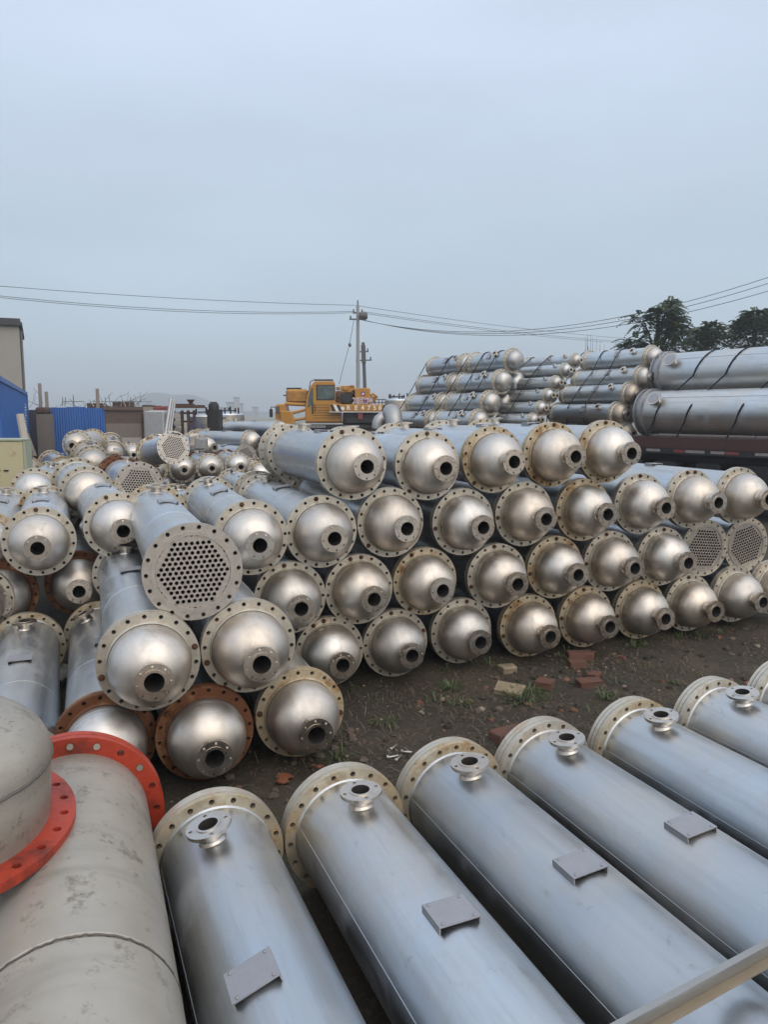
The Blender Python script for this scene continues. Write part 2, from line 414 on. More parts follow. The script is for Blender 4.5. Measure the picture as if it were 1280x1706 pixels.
# ------------------------------------------------------------------ ground
def gh(x, y):
    d = max(0.0, 1 - max(0, math.hypot(x-2, y-4) - 6) / 6)
    return d * (.022 * noise.noise((x*1.3, y*1.3, 0)) + .012 * noise.noise((x*4.1, y*4.1, 3)) + .006 * noise.noise((x*13, y*13, 7))) - .012
def grid():
    def line(lo, hi, st, far):
        a = []; v = lo
        while v < hi: a.append(v); v += st
        a.append(hi)
        g = st; v = hi; up = []
        while v < far: g *= 1.35; v += g; up.append(v)
        g = st; v = lo; dn = []
        while v > -far: g *= 1.35; v -= g; dn.append(v)
        return dn[::-1] + a + up
    xs = line(-3.5, 7.5, .045, 1900); ys = line(1.0, 8.0, .045, 1900)
    b = MB(); nx = len(xs)
    vs = [(x, y, gh(x, y)) for y in ys for x in xs]
    fs = [(j*nx+i, j*nx+i+1, (j+1)*nx+i+1, (j+1)*nx+i) for j in range(len(ys)-1) for i in range(nx-1)]
    b.add(vs, fs, True)
    tag(b.build('ground', ground_mat()), kind='structure')
grid()

# ------------------------------------------------------------------ heat exchanger tank meshes
R, RS = .25, .204
def m_shell(L, r=RS, beads=True):
    b = MB(); b.lathe([(-L, r), (-L*.66, r), (-L*.33, r), (0, r)], 64)
    if beads:
        for t in (radians(70), radians(200)):
            P = lambda x: (x, -sin(t)*(r+.0005), cos(t)*(r+.0005))
            b.tube([P(-L+.01), P(-L*.36)], .0013, 6)
            t += radians(35); b.tube([P(-L*.36), P(-.01)], .0013, 6)
        pts = [(-L*.36, -sin(2*pi*k/40)*(r+.0005), cos(2*pi*k/40)*(r+.0005)) for k in range(41)]
        b.tube(pts, .0012, 6, False)
    # welding fillets at both flanges
    b.lathe([(-.007, r), (0, r+.006)], 48); b.lathe([(-L+.007, r), (-L, r+.006)][::-1], 48)
    return b.mesh('shell')
_sh = {}
def shell_of(L):
    k = round(L, 2)
    if k not in _sh: _sh[k] = m_shell(k)
    return _sh[k]
NB = 18
ME = {}
ME['flange'] = MB().ring(0, .026, .195, R, NB, .0108, .229, phase=.5).mesh('flange')
b = MB().ring(0, .024, .17, R-.001, NB, .0108, .229); b.lathe([(.0, .206), (.036, .206), (.044, .198)], 48)
ME['bonnet_flange'] = b.mesh('bonnet_flange')
b = MB(); r0 = .195
b.lathe([(.02, r0), (.095, r0)], 64); b.lathe([(.088, r0), (.093, r0+.003), (.098, r0)], 64); b.lathe([(.020, r0+.007), (.030, r0)], 64)
b.lathe([(.095 + .165*sin(t), r0*cos(t)**.94) for t in [1.318*k/18 for k in range(19)]], 64)
ME['bonnet'] = b.mesh('bonnet')
b = MB()
b.lathe([(.02, r0), (.095, r0)], 64); b.lathe([(.088, r0), (.093, r0+.003), (.098, r0)], 64); b.lathe([(.020, r0+.007), (.030, r0)], 64)
b.lathe([(.095 + .165*sin(t), r0*cos(t)**.94) for t in [1.566*k/18 for k in range(19)]], 64)
ME['bonnet_plain'] = b.mesh('bonnet')
def m_nozzle(nh=8, Ro=.089, rb=.046, neck=.057, L=.09, th=.022, deep=.12):
    """pipe stub along +x, seat at x = 0"""
    b = MB(); b.lathe([(-.03, neck), (L-th, neck)], 40); b.lathe([(-.01, neck+.012), (.012, neck+.001)], 40)
    b.ring(L-th, L, neck+.002, Ro, nh, .0068, (neck+Ro)/2+.003, hp=128//nh, inner=False)
    b.lathe([(L, neck+.003), (L+.003, neck+.003), (L+.003, rb)], 40, smooth=False)
    return b.mesh('nozzle')
def m_bore(rb=.046, L=.09, deep=.30):
    b = MB(); b.lathe([(L+.003, rb), (L-deep, rb)], 32); b.disc(L-deep, rb, 32); return b.mesh('bore')
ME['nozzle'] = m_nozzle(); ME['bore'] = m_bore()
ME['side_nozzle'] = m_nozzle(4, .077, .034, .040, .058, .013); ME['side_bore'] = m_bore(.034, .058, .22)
b = MB(); w, l = .066, .056; z0 = .010
b.box((-l, -w, z0), (l, w, z0+.004))
for s in (-1, 1): b.box((-l, s*w-(.004 if s > 0 else 0), -.010), (l, s*w+(.004 if s < 0 else 0), z0-.0005))
for sx in (-1, 1):
    for sy in (-1, 1): b.lathe([(z0+.0045, .0045), (z0+.007, .0045), (z0+.007, .0005)], 8, MT(sx*.045, sy*.05, 0) @ MR(-pi/2, 'Y'))
ME['bracket'] = b.mesh('bracket')
b = MB(); b.lathe([(0, .016), (.003, .016), (.003, .012)], 12, smooth=False); b.lathe([(.003, .0125), (.015, .0125), (.017, .010), (.017, .0004)], 6, smooth=False)
ME['bolt'] = b.mesh('bolt')
# tube sheet with its hexagon of tube holes
b = MB(); pt = .0283; N = 6; rad = pt/sqrt(3); hr = .0098
cells = []; tb = MB()
for i in range(-N, N+1):
    for j in range(-N, N+1):
        if abs(i+j) <= N: cells.append((pt*(i+j/2), pt*sqrt(3)/2*j))
xf = .0285
for (cy, cz) in cells:
    vs = []
    for k in range(12):
        f = 2*pi*k/12; rr = rad if k % 2 else rad*cos(pi/6)
        vs.append((xf, cy+cos(f)*rr, cz+sin(f)*rr))
    for k in range(12):
        f = 2*pi*k/12; vs.append((xf, cy+cos(f)*hr, cz+sin(f)*hr))
    b.add(vs, [(k, (k+1) % 12, 12+(k+1) % 12, 12+k) for k in range(12)])
    vs = [(x, cy+cos(2*pi*k/12)*hr, cz+sin(2*pi*k/12)*hr) for x in (xf+.0030, xf-.06) for k in range(12)]
    tb.add(vs, [(k, 12+k, 12+(k+1) % 12, (k+1) % 12) for k in range(12)], True)
    vs = [(xf+.0035, cy+cos(2*pi*k/12)*q, cz+sin(2*pi*k/12)*q) for q in (hr, hr+.0022) for k in range(12)] + [(xf, cy+cos(2*pi*k/12)*(hr+.0022), cz+sin(2*pi*k/12)*(hr+.0022)) for k in range(12)]
    b.add(vs, [(k, (k+1) % 12, 12+(k+1) % 12, 12+k) for k in range(12)] + [(12+k, 12+(k+1) % 12, 24+(k+1) % 12, 24+k) for k in range(12)])
for i in range(-N-4, N+5):
    for j in range(-N-4, N+5):
        cy, cz = pt*(i+j/2), pt*sqrt(3)/2*j
        if abs(i+j) <= N and abs(i) <= N and abs(j) <= N: continue
        if math.hypot(cy, cz) < .1905:
            b.add([(xf-.0012, cy+cos(2*pi*k/12)*(rad if k % 2 else rad*cos(pi/6)), cz+sin(2*pi*k/12)*(rad if k % 2 else rad*cos(pi/6))) for k in range(12)], [tuple(range(12))])
b.lathe([(.026, .208), (.0325, .208), (.0325, .187), (.0255, .185)], 72, smooth=False)
tb.disc(-.032, .196, 48); ME['tube_bore'] = tb.mesh('tube_bore')  # tube walls and backing disc, drawn in the shade-dark bore colour
ME['tube_sheet'] = b.mesh('tube_sheet')
b = MB(); b.lathe([(-.34, RS), (0, RS)], 64); ME['channel'] = b.mesh('channel')
b = MB(); b.ring(-.022, 0, .195, R-.001, NB, .0108, .229); b.lathe([(-.048, .05), (-.048, R-.004), (-.028, R-.004), (-.028, .05)], 72, smooth=False); b.disc(-.049, .19, 48, flip=True); b.disc(-.01, .196, 48, flip=True)
ME['cover_ring'] = b.mesh('cover_ring')
b = MB(); b.lathe([(0, .2), (0, .249), (.0016, .249), (.0016, .2)][::-1], 64, smooth=False); ME['hole_shade_ring'] = b.mesh('hole_shade_ring')  # black ring added where a gasket sits, so bolt holes end in shade

def part(name, key, mat, parent, loc=(0,0,0), rot=(0,0,0), label=None):
    o = put(name, ME[key] if isinstance(key, str) else key, M[mat], parent, loc, rot)
    if label: o['label'] = label
    return o

def add_bonnet(root, x, flip, fl, dome='dome', nozzle=True, lab=None):
    rot = (0, 0, pi) if flip else (0, 0, 0)
    bo = part('bonnet', 'bonnet' if nozzle else 'bonnet_plain', dome, root, (x, 0, 0), rot)
    part('bonnet_flange', 'bonnet_flange', fl, bo, label=lab)
    if nozzle:
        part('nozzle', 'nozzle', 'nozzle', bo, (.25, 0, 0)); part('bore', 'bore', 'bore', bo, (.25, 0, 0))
    return bo

RUSTLAB = {'rust': 'flange rusted dark brown', 'ochre': 'flange stained ochre with rust', 'clean': None}
def tank(label, group, pos, yaw=YAW, L=2.7, front='dome', rear='dome', fl='clean', rfl='clean', roll=0.0, pitch=0.0,
         scale=1.0, bolts=(0,), shell='shell', dome='dome', side=True, side_x=.25, br_x=.92, bracket=True, side_roll=0.0, br_roll=0.0, cat='tank', nozzle=True, name='heat_exchanger'):
    root = thing(name, label, cat, pos, (roll, pitch, -(pi/2 - yaw)), group, scale)
    part('shell', shell_of(L), shell, root)
    part('flange', 'flange', fl, root, label=RUSTLAB.get(fl))
    part('flange', 'flange', rfl, root, (-L-.026, 0, 0), label=RUSTLAB.get(rfl))
    if front == 'dome': part('hole_shade_ring', 'hole_shade_ring', 'black', root, (.0272, 0, 0))
    else: part('hole_shade_ring', 'hole_shade_ring', 'black', root, (-.0035, 0, 0))  # no joint here, the ring only blackens the open bolt holes
    part('hole_shade_ring', 'hole_shade_ring', 'black', root, (-L-.0288, 0, 0))
    if front == 'dome': add_bonnet(root, .030, False, fl, dome, nozzle, RUSTLAB.get(fl))
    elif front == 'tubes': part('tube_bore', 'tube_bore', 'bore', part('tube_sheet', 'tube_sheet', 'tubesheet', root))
    xe = -L - .030
    if rear == 'channel':
        part('channel', 'channel', shell, root, (xe, 0, 0)); part('flange', 'flange', rfl, root, (xe-.37, 0, 0)); xe -= .37
        add_bonnet(root, xe-.004, True, rfl, dome, False)
    elif rear == 'blind':
        part('cover_ring', 'cover_ring', 'clean', root, (xe, 0, 0))
    elif rear == 'dome': add_bonnet(root, xe, True, rfl, dome, False, RUSTLAB.get(rfl))
    if side:
        t = side_roll; c = RS - .003
        so = part('side_nozzle', 'side_nozzle', 'nozzle', root, (-L+side_x, -sin(t)*c, cos(t)*c), (0, 0, 0))
        so.rotation_euler = (MR(t, 'X') @ MR(-pi/2, 'Y')).to_euler()
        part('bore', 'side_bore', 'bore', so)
    if bracket:
        t = br_roll; c = RS
        part('bracket', 'bracket', 'bracket', root, (-L+br_x, -sin(t)*c, cos(t)*c), (t, 0, 0))
    for k in bolts:
        t = 2*pi*k/NB; rr = .229
        x = .054 if front == 'dome' else .026; t += 0 if front == 'dome' else pi/NB
        part('bolt', 'bolt', 'bolt', root, (x, -sin(t)*rr, cos(t)*rr))
    return root

ORD = ['first','second','third','fourth','fifth','sixth','seventh','eighth','ninth','tenth']
rnd = random.Random(11)
def jit(a): return rnd.uniform(-a, a)

# ---- central stack: four rows, front faces in one plane
main = {1: [(546,1082),(655,1068),(764,1048),(875,1040),(970,1025),(1060,1013),(1141,1002),(1217,988),(1281,976)],
        2: [(481,993),(595,979),(704,966),(823,957),(919,943),(1010,933),(1096,925),(1171,912),(1240,907)],
        3: [(416,894),(533,884),(647,869),(767,868),(868,855),(966,848),(1060,838),(1144,830),(1225,825)],
        4: [(583,772),(708,775),(816,765),(914,757),(1003,752)]}
rown = {1: 'bottom row', 2: 'second-lowest row', 3: 'third-lowest row', 4: 'top row'}
flm = {(1,3): 'ochre', (1,4): 'ochre', (1,5): 'ochre', (2,4): 'ochre', (4,2): 'ochre', (4,3): 'ochre', (4,4): 'ochre', (2,2): 'ochre', (3,5): 'ochre'}
adj = {'clean': 'pale', 'ochre': 'ochre', 'rust': 'rusty'}
for r, row in main.items():
    for i, (x, y) in enumerate(row):
        fl = flm.get((r, i), 'clean'); tubes = r == 2 and i >= 7
        p = at_s(x, y, -5.0 + jit(.012) - (.06 if tubes else 0))
        what = 'bonnetless tank showing tube holes' if tubes else adj[fl] + '-flanged domed tank'
        tank(f'{what}, {ORD[i]} from left in the {rown[r]} of the central stack', 'tanks of the central stack', p,
             front='tubes' if tubes else 'dome', fl=fl, rfl=rnd.choice(['clean','clean','ochre']), roll=jit(.25) if not (r == 4) else jit(.06),
             L=1.6 if (r == 4 and i == 0) else 2.0, rear='channel' if (r, i) in ((3, 1), (4, 0)) else 'dome', bolts=rnd.sample([0, 5, 7, 0, 14, 1], 2) if not tubes else (),
             yaw=radians(20)+jit(.008))
# ---- near stack on the west side
def near(x, y, z, label, **k):
    tank(label, 'tanks of the near stack', at_z(x, y, z), yaw=radians(21), **k)
near(497,1182,.25, 'domed tank with browned flange at the open end of the near stack, on the dirt', fl='ochre', rfl='ochre', bolts=(4,13), L=2.3, roll=.05)
near(340,1215,.25, 'domed tank with dark rusty flange, middle of the near stack on the dirt', fl='rust', rfl='ochre', bolts=(3,), L=2.4, roll=-.1)
near(176,1228,.25, 'rusty flanged domed tank half hidden behind the red pipe flange', fl='rust', rfl='ochre', bolts=(), L=1.95, roll=.42, br_roll=-.55)
near(412,1072,.671, 'clean domed tank on second level of near stack beside the tube-hole end', fl='clean', bolts=(5,), L=2.1, roll=.1)
near(247,1097,.671, 'domed tank with shiny pale flange directly above the two rusty ones', fl='clean', bolts=(5,14), L=2.2, roll=.06)
near(321,951,1.092, 'topmost tank of the near stack with bare face of round tube holes', front='tubes', fl='tubesheet', rfl='ochre', L=2.3, bolts=(), roll=.02, br_roll=-.1)
tank('tank shell lying behind the cream drum with bracket plate on top', 'tanks of the near stack', qs(-.26, -3.70, .25), L=2.1, rfl='ochre', bolts=(), roll=.0, br_x=.95)
# ---- scattered field of tanks behind, placed by size
def far(x, y, d, label, a=22, L=2.2, **k):
    k.setdefault('bolts', ()); k.setdefault('roll', jit(.3)); k.setdefault('rfl', 'ochre')
    tank(label, 'tanks scattered in the back yard', at(x, y, 1280*.5/d), yaw=radians(a), L=L, **k)
far(66,900,115, 'clean domed tank sitting above two rusty-flanged ones, below the yellow cabinet', L=1.75, rfl='ochre', roll=.05, a=22, bolts=(0,))
far(196,874,110, 'domed tank with pale flange just behind the raised side nozzle of the near stack', L=2.0, rfl='ochre', a=25, roll=.0, bolts=(1,))
far(4,988,112, 'rusty-flanged domed tank cut by the photo edge, under the clean domed one', fl='rust', L=2.2, roll=.1)
far(131,969,106, 'rusty-flanged domed tank between two shells, its nozzle half hidden', fl='rust', L=2.2, roll=.1)
far(143,818,88, 'double-flanged tank with a big plain dome beside the small tube-hole end', L=.45, a=30, nozzle=False, rear='none', pitch=.10, side=False, bracket=False)
far(231,808,78, 'short tank with tube holes exposed, red-brown ring at its back', front='tubes', fl='tubesheet', L=1.1, a=27, roll=-.1, rear='channel', rfl='rust')
far(102,781,45, 'small tank with blotched flange leaning outward, behind the yellow cabinet', L=.5, a=42, fl='ochre', nozzle=False, pitch=.15, bracket=False)
far(72,812,46, 'small dull dome low beside the yellow cabinet', L=.5, a=34, pitch=.1, bracket=False)
far(60,818,78, 'large tank with plain silver head just beside the yellow cabinet', L=1.15, a=16, nozzle=False)
far(131,741,50, 'white domed tank tilted up against the blue sheet fence', L=.9, a=6, roll=.3, dome='oldsteel', shell='oldsteel', rear='none', side=False)
far(153,770,58, 'open wide flange ring with a dirty dome inside, below the tilted white one', L=.5, a=26, dome='oldsteel', shell='oldsteel', nozzle=False, pitch=.12, bracket=False)
far(255,782,48, 'rust-speckled domed tank at the west end of the four matching domes', L=1.5, a=20, fl='ochre', rfl='rust', dome='oldsteel')
far(304,781,46, 'second of four matching small domes with dark bore, brown rear flange', L=1.5, a=20, rfl='rust')
far(349,778,46, 'third of four matching small domes, black bracket behind it', L=1.5, a=20, rfl='rust')
far(396,776,45, 'last of the four matching small domes, beside the central stack', L=1.5, a=20, rfl='rust')
far(288,746,56, 'tank with tube holes behind the four small domes, near the leaning poles', front='tubes', fl='tubesheet', L=.9, a=36, pitch=-.12)
far(408,760,40, 'tube-hole face peeking over the last small dome', front='tubes', fl='tubesheet', L=1.8, a=36)
far(322,812,42, 'low open flange under the gap between second and third small domes', L=1.8, a=20, nozzle=False)
far(282,812,42, 'low domed tank under the first pair of small domes', L=1.8, a=20, nozzle=False)
far(375,806,42, 'low domed tank under the last pair of small domes', L=1.8, a=20, nozzle=False, fl='ochre')
far(-22,905,110, 'blue-lit tank shell at the photo edge under the yellow cabinet', L=2.0, fl='ochre', rfl='clean', a=22, roll=-.1)
far(-40,1000,118, 'tank mostly outside the photo below the yellow cabinet', L=2.0, a=22)
far(232,880,92, 'shaded tank wedged under the short tube-hole tank', L=1.6, fl='clean', a=24)
far(165,930,90, 'shaded tank shell between the two middle domes', L=1.6, a=24)
far(330,870,86, 'tank with rear side nozzle wedged behind the topmost tube-hole tank', L=1.5, a=23)
far(95,850,84, 'ochre-ringed tank behind the clean front dome', L=1.4, a=24, fl='ochre', nozzle=False)
far(40,790,52, 'tank with blue shell standing behind the yellow cabinet', L=.8, a=22)
far(415,735,38, 'blue-grey tank lying crosswise behind the tube-hole face', L=1.8, a=48)
far(340,745,40, 'pale blue tank shell behind the third small dome', L=1.8, a=48)
far(380,735,36, 'scuffed tank with loose flange behind the small white vessel', L=1.1, a=55, dome='oldsteel', shell='oldsteel')
far(462,715,31, 'blue-grey tank lying on top with dome toward the crane', L=1.7, a=62, shell='bluetank')
far(366,712,20, 'small white domed vessel perched on the scrap, below the steel vats', L=.8, a=40, dome='oldsteel', shell='oldsteel')
far(188,752,40, 'grey vessel with stub on top, before the brown wall', L=.45, a=25, pitch=.3, dome='oldsteel', shell='oldsteel', side_x=.3, nozzle=True)
more = [(118,800,46,'small pale dome squeezed beneath the double-flanged tank',30,.6), (178,792,44,'small dome low between the dirty ring and the tube-hole tank',24,.8), (221,757,38,'small tank behind the red-brown ring, in front of the brown wall',22,.9),
        (330,757,36,'small dome behind the gap of the second and third matching domes',22,1.0), (272,762,38,'small tank squeezed left of the four matching domes',24,.9), (440,752,36,'small dome wedged against the top row end of the central stack',24,1.0),
        (352,733,28,'little dome below the small white vessel',38,.9),
        (394,731,26,'little dome under the crosswise blue-grey tank',30,.9), (312,733,26,'little tank end beneath the rusty machine',24,.9), (243,775,40,'small flange peeking behind the tube-hole tank',18,.8), (432,790,44,'small dome beside the channel end of the central stack',22,.9), (412,800,40,'lower small dome beside the last matching dome',22,1.0)]
for k, (x, y, d, lab, a, L) in enumerate(more):
    far(x, y, d, lab, a=a, L=L, dome=('dome','oldsteel')[k % 2], shell=('shell','oldsteel')[k % 3 == 1], fl=('clean','ochre','clean')[k % 3], rfl=('ochre','rust')[k % 2], nozzle=k % 3 != 0, bracket=False, pitch=jit(.1))
far(430,822,60, 'tank behind the central stack with side nozzle pointing up', L=1.6, a=23)

# ---- row lying in front: nozzle ends face away, shells run past the camera
fr = [(.47,-2.68,.24,'ochre'),(.98,-2.69,.05,'ochre'),(1.485,-2.74,.12,'ochre'),(1.985,-2.78,.13,'clean'),(2.545,-2.82,.15,'ochre'),(3.135,-2.89,.17,'clean'),(3.74,-2.97,.15,'clean')]
frl = ['beside the cream pipe, its nozzle tilted', 'second from the cream pipe', 'third from the cream pipe', 'fourth from the cream pipe',
       'fifth from the cream pipe', 'sixth from the cream pipe', 'farthest from the cream pipe']
for (q, s, ro, fl), t in zip(fr, frl):
    tank(f'steel shell with upright nozzle in the front row, {t}', 'tanks lying in the front row', qs(q, s+2.7, .25), L=2.7, rear='blind', fl='clean', rfl=fl, roll=ro, bolts=(), br_x=.88, side_x=.19, br_roll=.12 if q < .5 else -.04)

# ------------------------------------------------------------------ cream pipe, drum cap
def cream():
    a = radians(21.5); p = at(122, 1345, 2.93); p.z = .335
    root = thing('painted_pipe', 'thick cream painted pipe with bright red flange, lying in the near corner', 'pipe', p, (0, 0, -(pi/2 - a)))
    rf, r = .335, .272
    b = MB(); L = 3.0
    b.lathe([(.0, r), (1.09, r)], 72); b.lathe([(1.09, r), (1.096, r-.005), (1.105, r-.005), (1.111, r)], 72); b.lathe([(1.111, r), (L, r)], 72)
    b.build('pipe_shell', M['white'], root)
    b = MB(); rr = random.Random(5); pts = [(1.10+rr.uniform(-.002,.002), -sin(2*pi*k/150)*(r-.001+rr.uniform(-.0015,.0015)), cos(2*pi*k/150)*(r-.001+rr.uniform(-.0015,.0015))) for k in range(151)]
    b.tube(pts, .0027, 6, False); b.build('weld_seam', M['weld'], root)
    MB().ring(-.03, .0, .26, rf, 20, .013, .305).build('flange', M['red'], root)
    MB().ring(-.066, -.034, .24, rf, 20, .013, .305).build('flange', M['red'], root)
    for k in (0, 1, 18):
        t = 2*pi*(k-1)/20
        b = MB(); b.lathe([(0, .0125), (.012, .0125), (.012, .0005)], 12, smooth=False)
        b.build('bolt', M['boltnew'], root, (.001-.004, -sin(t)*.305, cos(t)*.305))
    b = MB(); b.lathe([(-.9, .25), (-.068, .25)], 48); b.build('pipe_stub', M['white'], root) if False else None
cream()
def drum():
    c = at(-158, 1374, 2.30); zf = c.z
    root = thing('domed_cap', 'cream domed cap with red bolt flange standing on the cream pipe', 'vessel cap', c, (radians(4), radians(-86), 0))
    r, rf = .40, .475
    b = MB(); b.lathe([(0, r), (.19, r)], 72)
    b.lathe([(.192 + .145*sin(t), r*max(.002, cos(t)**.5)) for t in [pi/2*k/20 for k in range(21)]], 72)
    b.build('cap_shell', M['white'], root)
    b = MB(); rr = random.Random(6)
    b.tube([(.19+rr.uniform(-.002,.002), -sin(2*pi*k/150)*(r+.001), cos(2*pi*k/150)*(r+.001)) for k in range(151)], .005, 6, False)
    t = radians(118); b.tube([(.01+.02*k, -sin(t)*(r+.001)+rr.uniform(-.001,.001), cos(t)*(r+.001)) for k in range(10)], .006, 6)
    b.build('weld_seam', M['weld'], root)
    MB().ring(-.03, .0, r-.01, rf, 28, .013, .442).build('flange', M['red'], root)
drum()
# channel lying across the front row
def channel():
    A, B = at_z(1012, 1722, .548), at_z(1330, 1548, .548); A.z = B.z = .50
    d = (B - A); L = d.length; d.normalize(); ang = atan2(d.y, d.x)
    root = thing('steel_channel', 'galvanised steel channel lying across the two shells of the front row', 'steel bar', A, (0, 0, ang))
    b = MB(); b.box((-.12, .0, .044), (L, .017, .049)); b.box((-.12, .013, .0), (L, .0165, .0435)); b.build('web', M['angle'], root)
    MB().box((-.12, -.010, -.004), (L, .0125, .001)).build('lip', M['anglecut'], root)
channel()

# ------------------------------------------------------------------ truck stacks
def stack(noz, name, fronts, depth, a, step_back, scale, labels, group, rows_extra=(), strap_at=(), L=1.12, second=False, fl='clean', dome='truckdome', shell='truckshell', side_roll=0.9):
    cs = []
    for i, (x, y) in enumerate(fronts):
        p = at_s(x, y, axis(a).dot(at(fronts[0][0], fronts[0][1], depth)) + 0, a)
        cs.append(p)
        tank(labels[i], group, p, yaw=a, L=L, scale=scale, bolts=(), roll=jit(.05), side_x=L-.3, side_roll=side_roll, br_x=L*.55, br_roll=side_roll+.1, fl=fl, dome=dome, shell=shell, nozzle=noz)
    u = axis(a); v = Vector((cos(a), sin(a), 0))
    r = RS*scale + .012
    for n, (sx, lab) in enumerate(strap_at):
        top, bot = cs[0], cs[-1]
        dirv = (top - bot); dirv -= u * dirv.dot(u); dirv.normalize()
        nrm = dirv.cross(u).normalized()
        if nrm.dot(v) > 0: nrm = -nrm
        pts = [bot - Vector((0, 0, .30*scale+.05)) + nrm*r*.9 - dirv*.05]
        pts += [c + nrm*r for c in cs[::-1]]
        a0 = 0
        up = dirv
        for k in range(1, 9):
            t = pi*.75*k/8; pts.append(top + (nrm*cos(t) + up*sin(t)) * r)
        pts = [p - u*(sx) - u*(p - cs[0]).dot(u) for p in pts]
        b = MB(); b.tube(pts, .011, 6); tag(b.build('binding_rope', M['rope']), lab, 'rope', 'ropes binding the truck loads')
    return cs

TY = radians(31)
LA = ['top','upper-middle','lower-middle','lowest']
A_f = [(853,601),(834,636),(815,671),(796,702)]
cA = stack(False, 'a', A_f, 16.8, TY, 0, 1.1, [f'{LA[i]} plain-domed tank at the near end of the tall stack beside the crane' for i in range(4)], 'tanks on the truck beside the crane', strap_at=((.3,'dark rope near the domes of the stack beside the crane'),(.8,'dark rope round the middle of the stack beside the crane'),(1.35,'dark rope near the joint of the stack beside the crane')))
uA = axis(TY)
for i, c in enumerate(cA):
    tank(f'{LA[i]} tank at the far end of the tall stack beside the crane', 'tanks on the truck beside the crane', c - uA*1.68, yaw=TY, L=1.1, scale=1.1, bolts=(), side_x=1.0, side_roll=.9, br_x=.6, nozzle=False, br_roll=1.0, roll=jit(.05))
def extra_rope(cs, sx, lab, r):
    u = axis(TY); v = Vector((cos(TY), sin(TY), 0)); top, bot = cs[0], cs[-1]
    dv = (top-bot); dv -= u*dv.dot(u); dv.normalize(); nr = dv.cross(u).normalized()
    if nr.dot(v) > 0: nr = -nr
    pts = [bot - Vector((0,0,.3)) + nr*r*.9] + [c + nr*r for c in cs[::-1]] + [top + (nr*cos(pi*.75*k/8) + dv*sin(pi*.75*k/8))*r for k in range(1, 9)]
    pts = [p - u*sx - u*(p-cs[0]).dot(u) for p in pts]
    tag(MB().tube(pts, .011, 6).build('binding_rope', M['rope']), lab, 'rope', 'ropes binding the truck loads')
extra_rope(cA, 2.1, 'dark rope over the far tanks of the stack beside the crane', RS*1.1+.012)
extra_rope(cA, 3.0, 'dark rope at the very far end of the stack beside the crane', RS*1.1+.012)
B_f = [(958,601),(941,617),(925,638),(912,659),(900,680),(887,700)]
LB = ['topmost','second down','third down','fourth down','fifth down','sixth down']
cB = stack(True, 'b', B_f, 16.3, TY, 0, .64, [f'{LB[i]} of the six thin tanks stacked between the two thicker stacks' for i in range(6)], 'thin tanks on the middle truck', L=2.3, strap_at=((.7,'dark rope near the domes of the thin tanks'),(1.3,'dark rope round the middle of the thin tanks'),(1.8,'dark rope near the far end of the thin tanks')))
vT = Vector((cos(TY), sin(TY), 0))
for i, c in enumerate(cA[1:]):
    tank(f'{LA[i+1]} tank of the hidden second layer in the tall stack beside the crane', 'tanks on the truck beside the crane', c + vT*.56 - axis(TY)*.2, yaw=TY, L=1.2, scale=1.1, bolts=(), side=False, nozzle=False, dome='truckdome', shell='truckshell')
for i, c in enumerate(cB[1:]):
    tank(f'thin tank of the second layer, beside the {LB[i+1].split()[0]} thin tank of the roped stack', 'thin tanks on the middle truck', c + Vector((cos(TY), sin(TY), 0))*.335 - axis(TY)*.25, yaw=TY, L=2.2, scale=.64, bolts=(), side=False, dome='truckdome', shell='truckshell')
C_f = [(1084,596),(1068,629),(1047,657),(1027,690)]
cC = stack(True, 'c', C_f, 16.6, TY, 0, 1.08, [f'{LA[i]} tank of the roped stack between thin tanks and big cylinders' for i in range(4)], 'tanks on the third truck', L=1.6, strap_at=((.75,'dark rope near the domes of the third stack'),(1.25,'dark rope round the middle of the third stack'),(1.9,'dark rope near the far end of the third stack')))
for i, c in enumerate(cC[1:]):
    tank(f'{LA[i+1]} tank of the second layer in the stack behind the big cylinders', 'tanks on the third truck', c + vT*.55 - axis(TY)*.25, yaw=TY, L=1.6, scale=1.08, bolts=(), side=False, nozzle=False, dome='truckdome', shell='truckshell')
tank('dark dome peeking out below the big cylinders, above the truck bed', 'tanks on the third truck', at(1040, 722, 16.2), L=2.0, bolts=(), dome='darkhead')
for o in list(bpy.data.objects):
    if o.name.split('.')[0] == 'bonnet' and o.parent and 'truck' in o.parent.get('group', ''): o.scale = (.80, 1, 1)
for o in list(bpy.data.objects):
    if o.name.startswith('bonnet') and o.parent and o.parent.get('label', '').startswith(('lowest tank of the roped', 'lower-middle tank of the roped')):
        o.material_slots[0].material = M['darkhead']

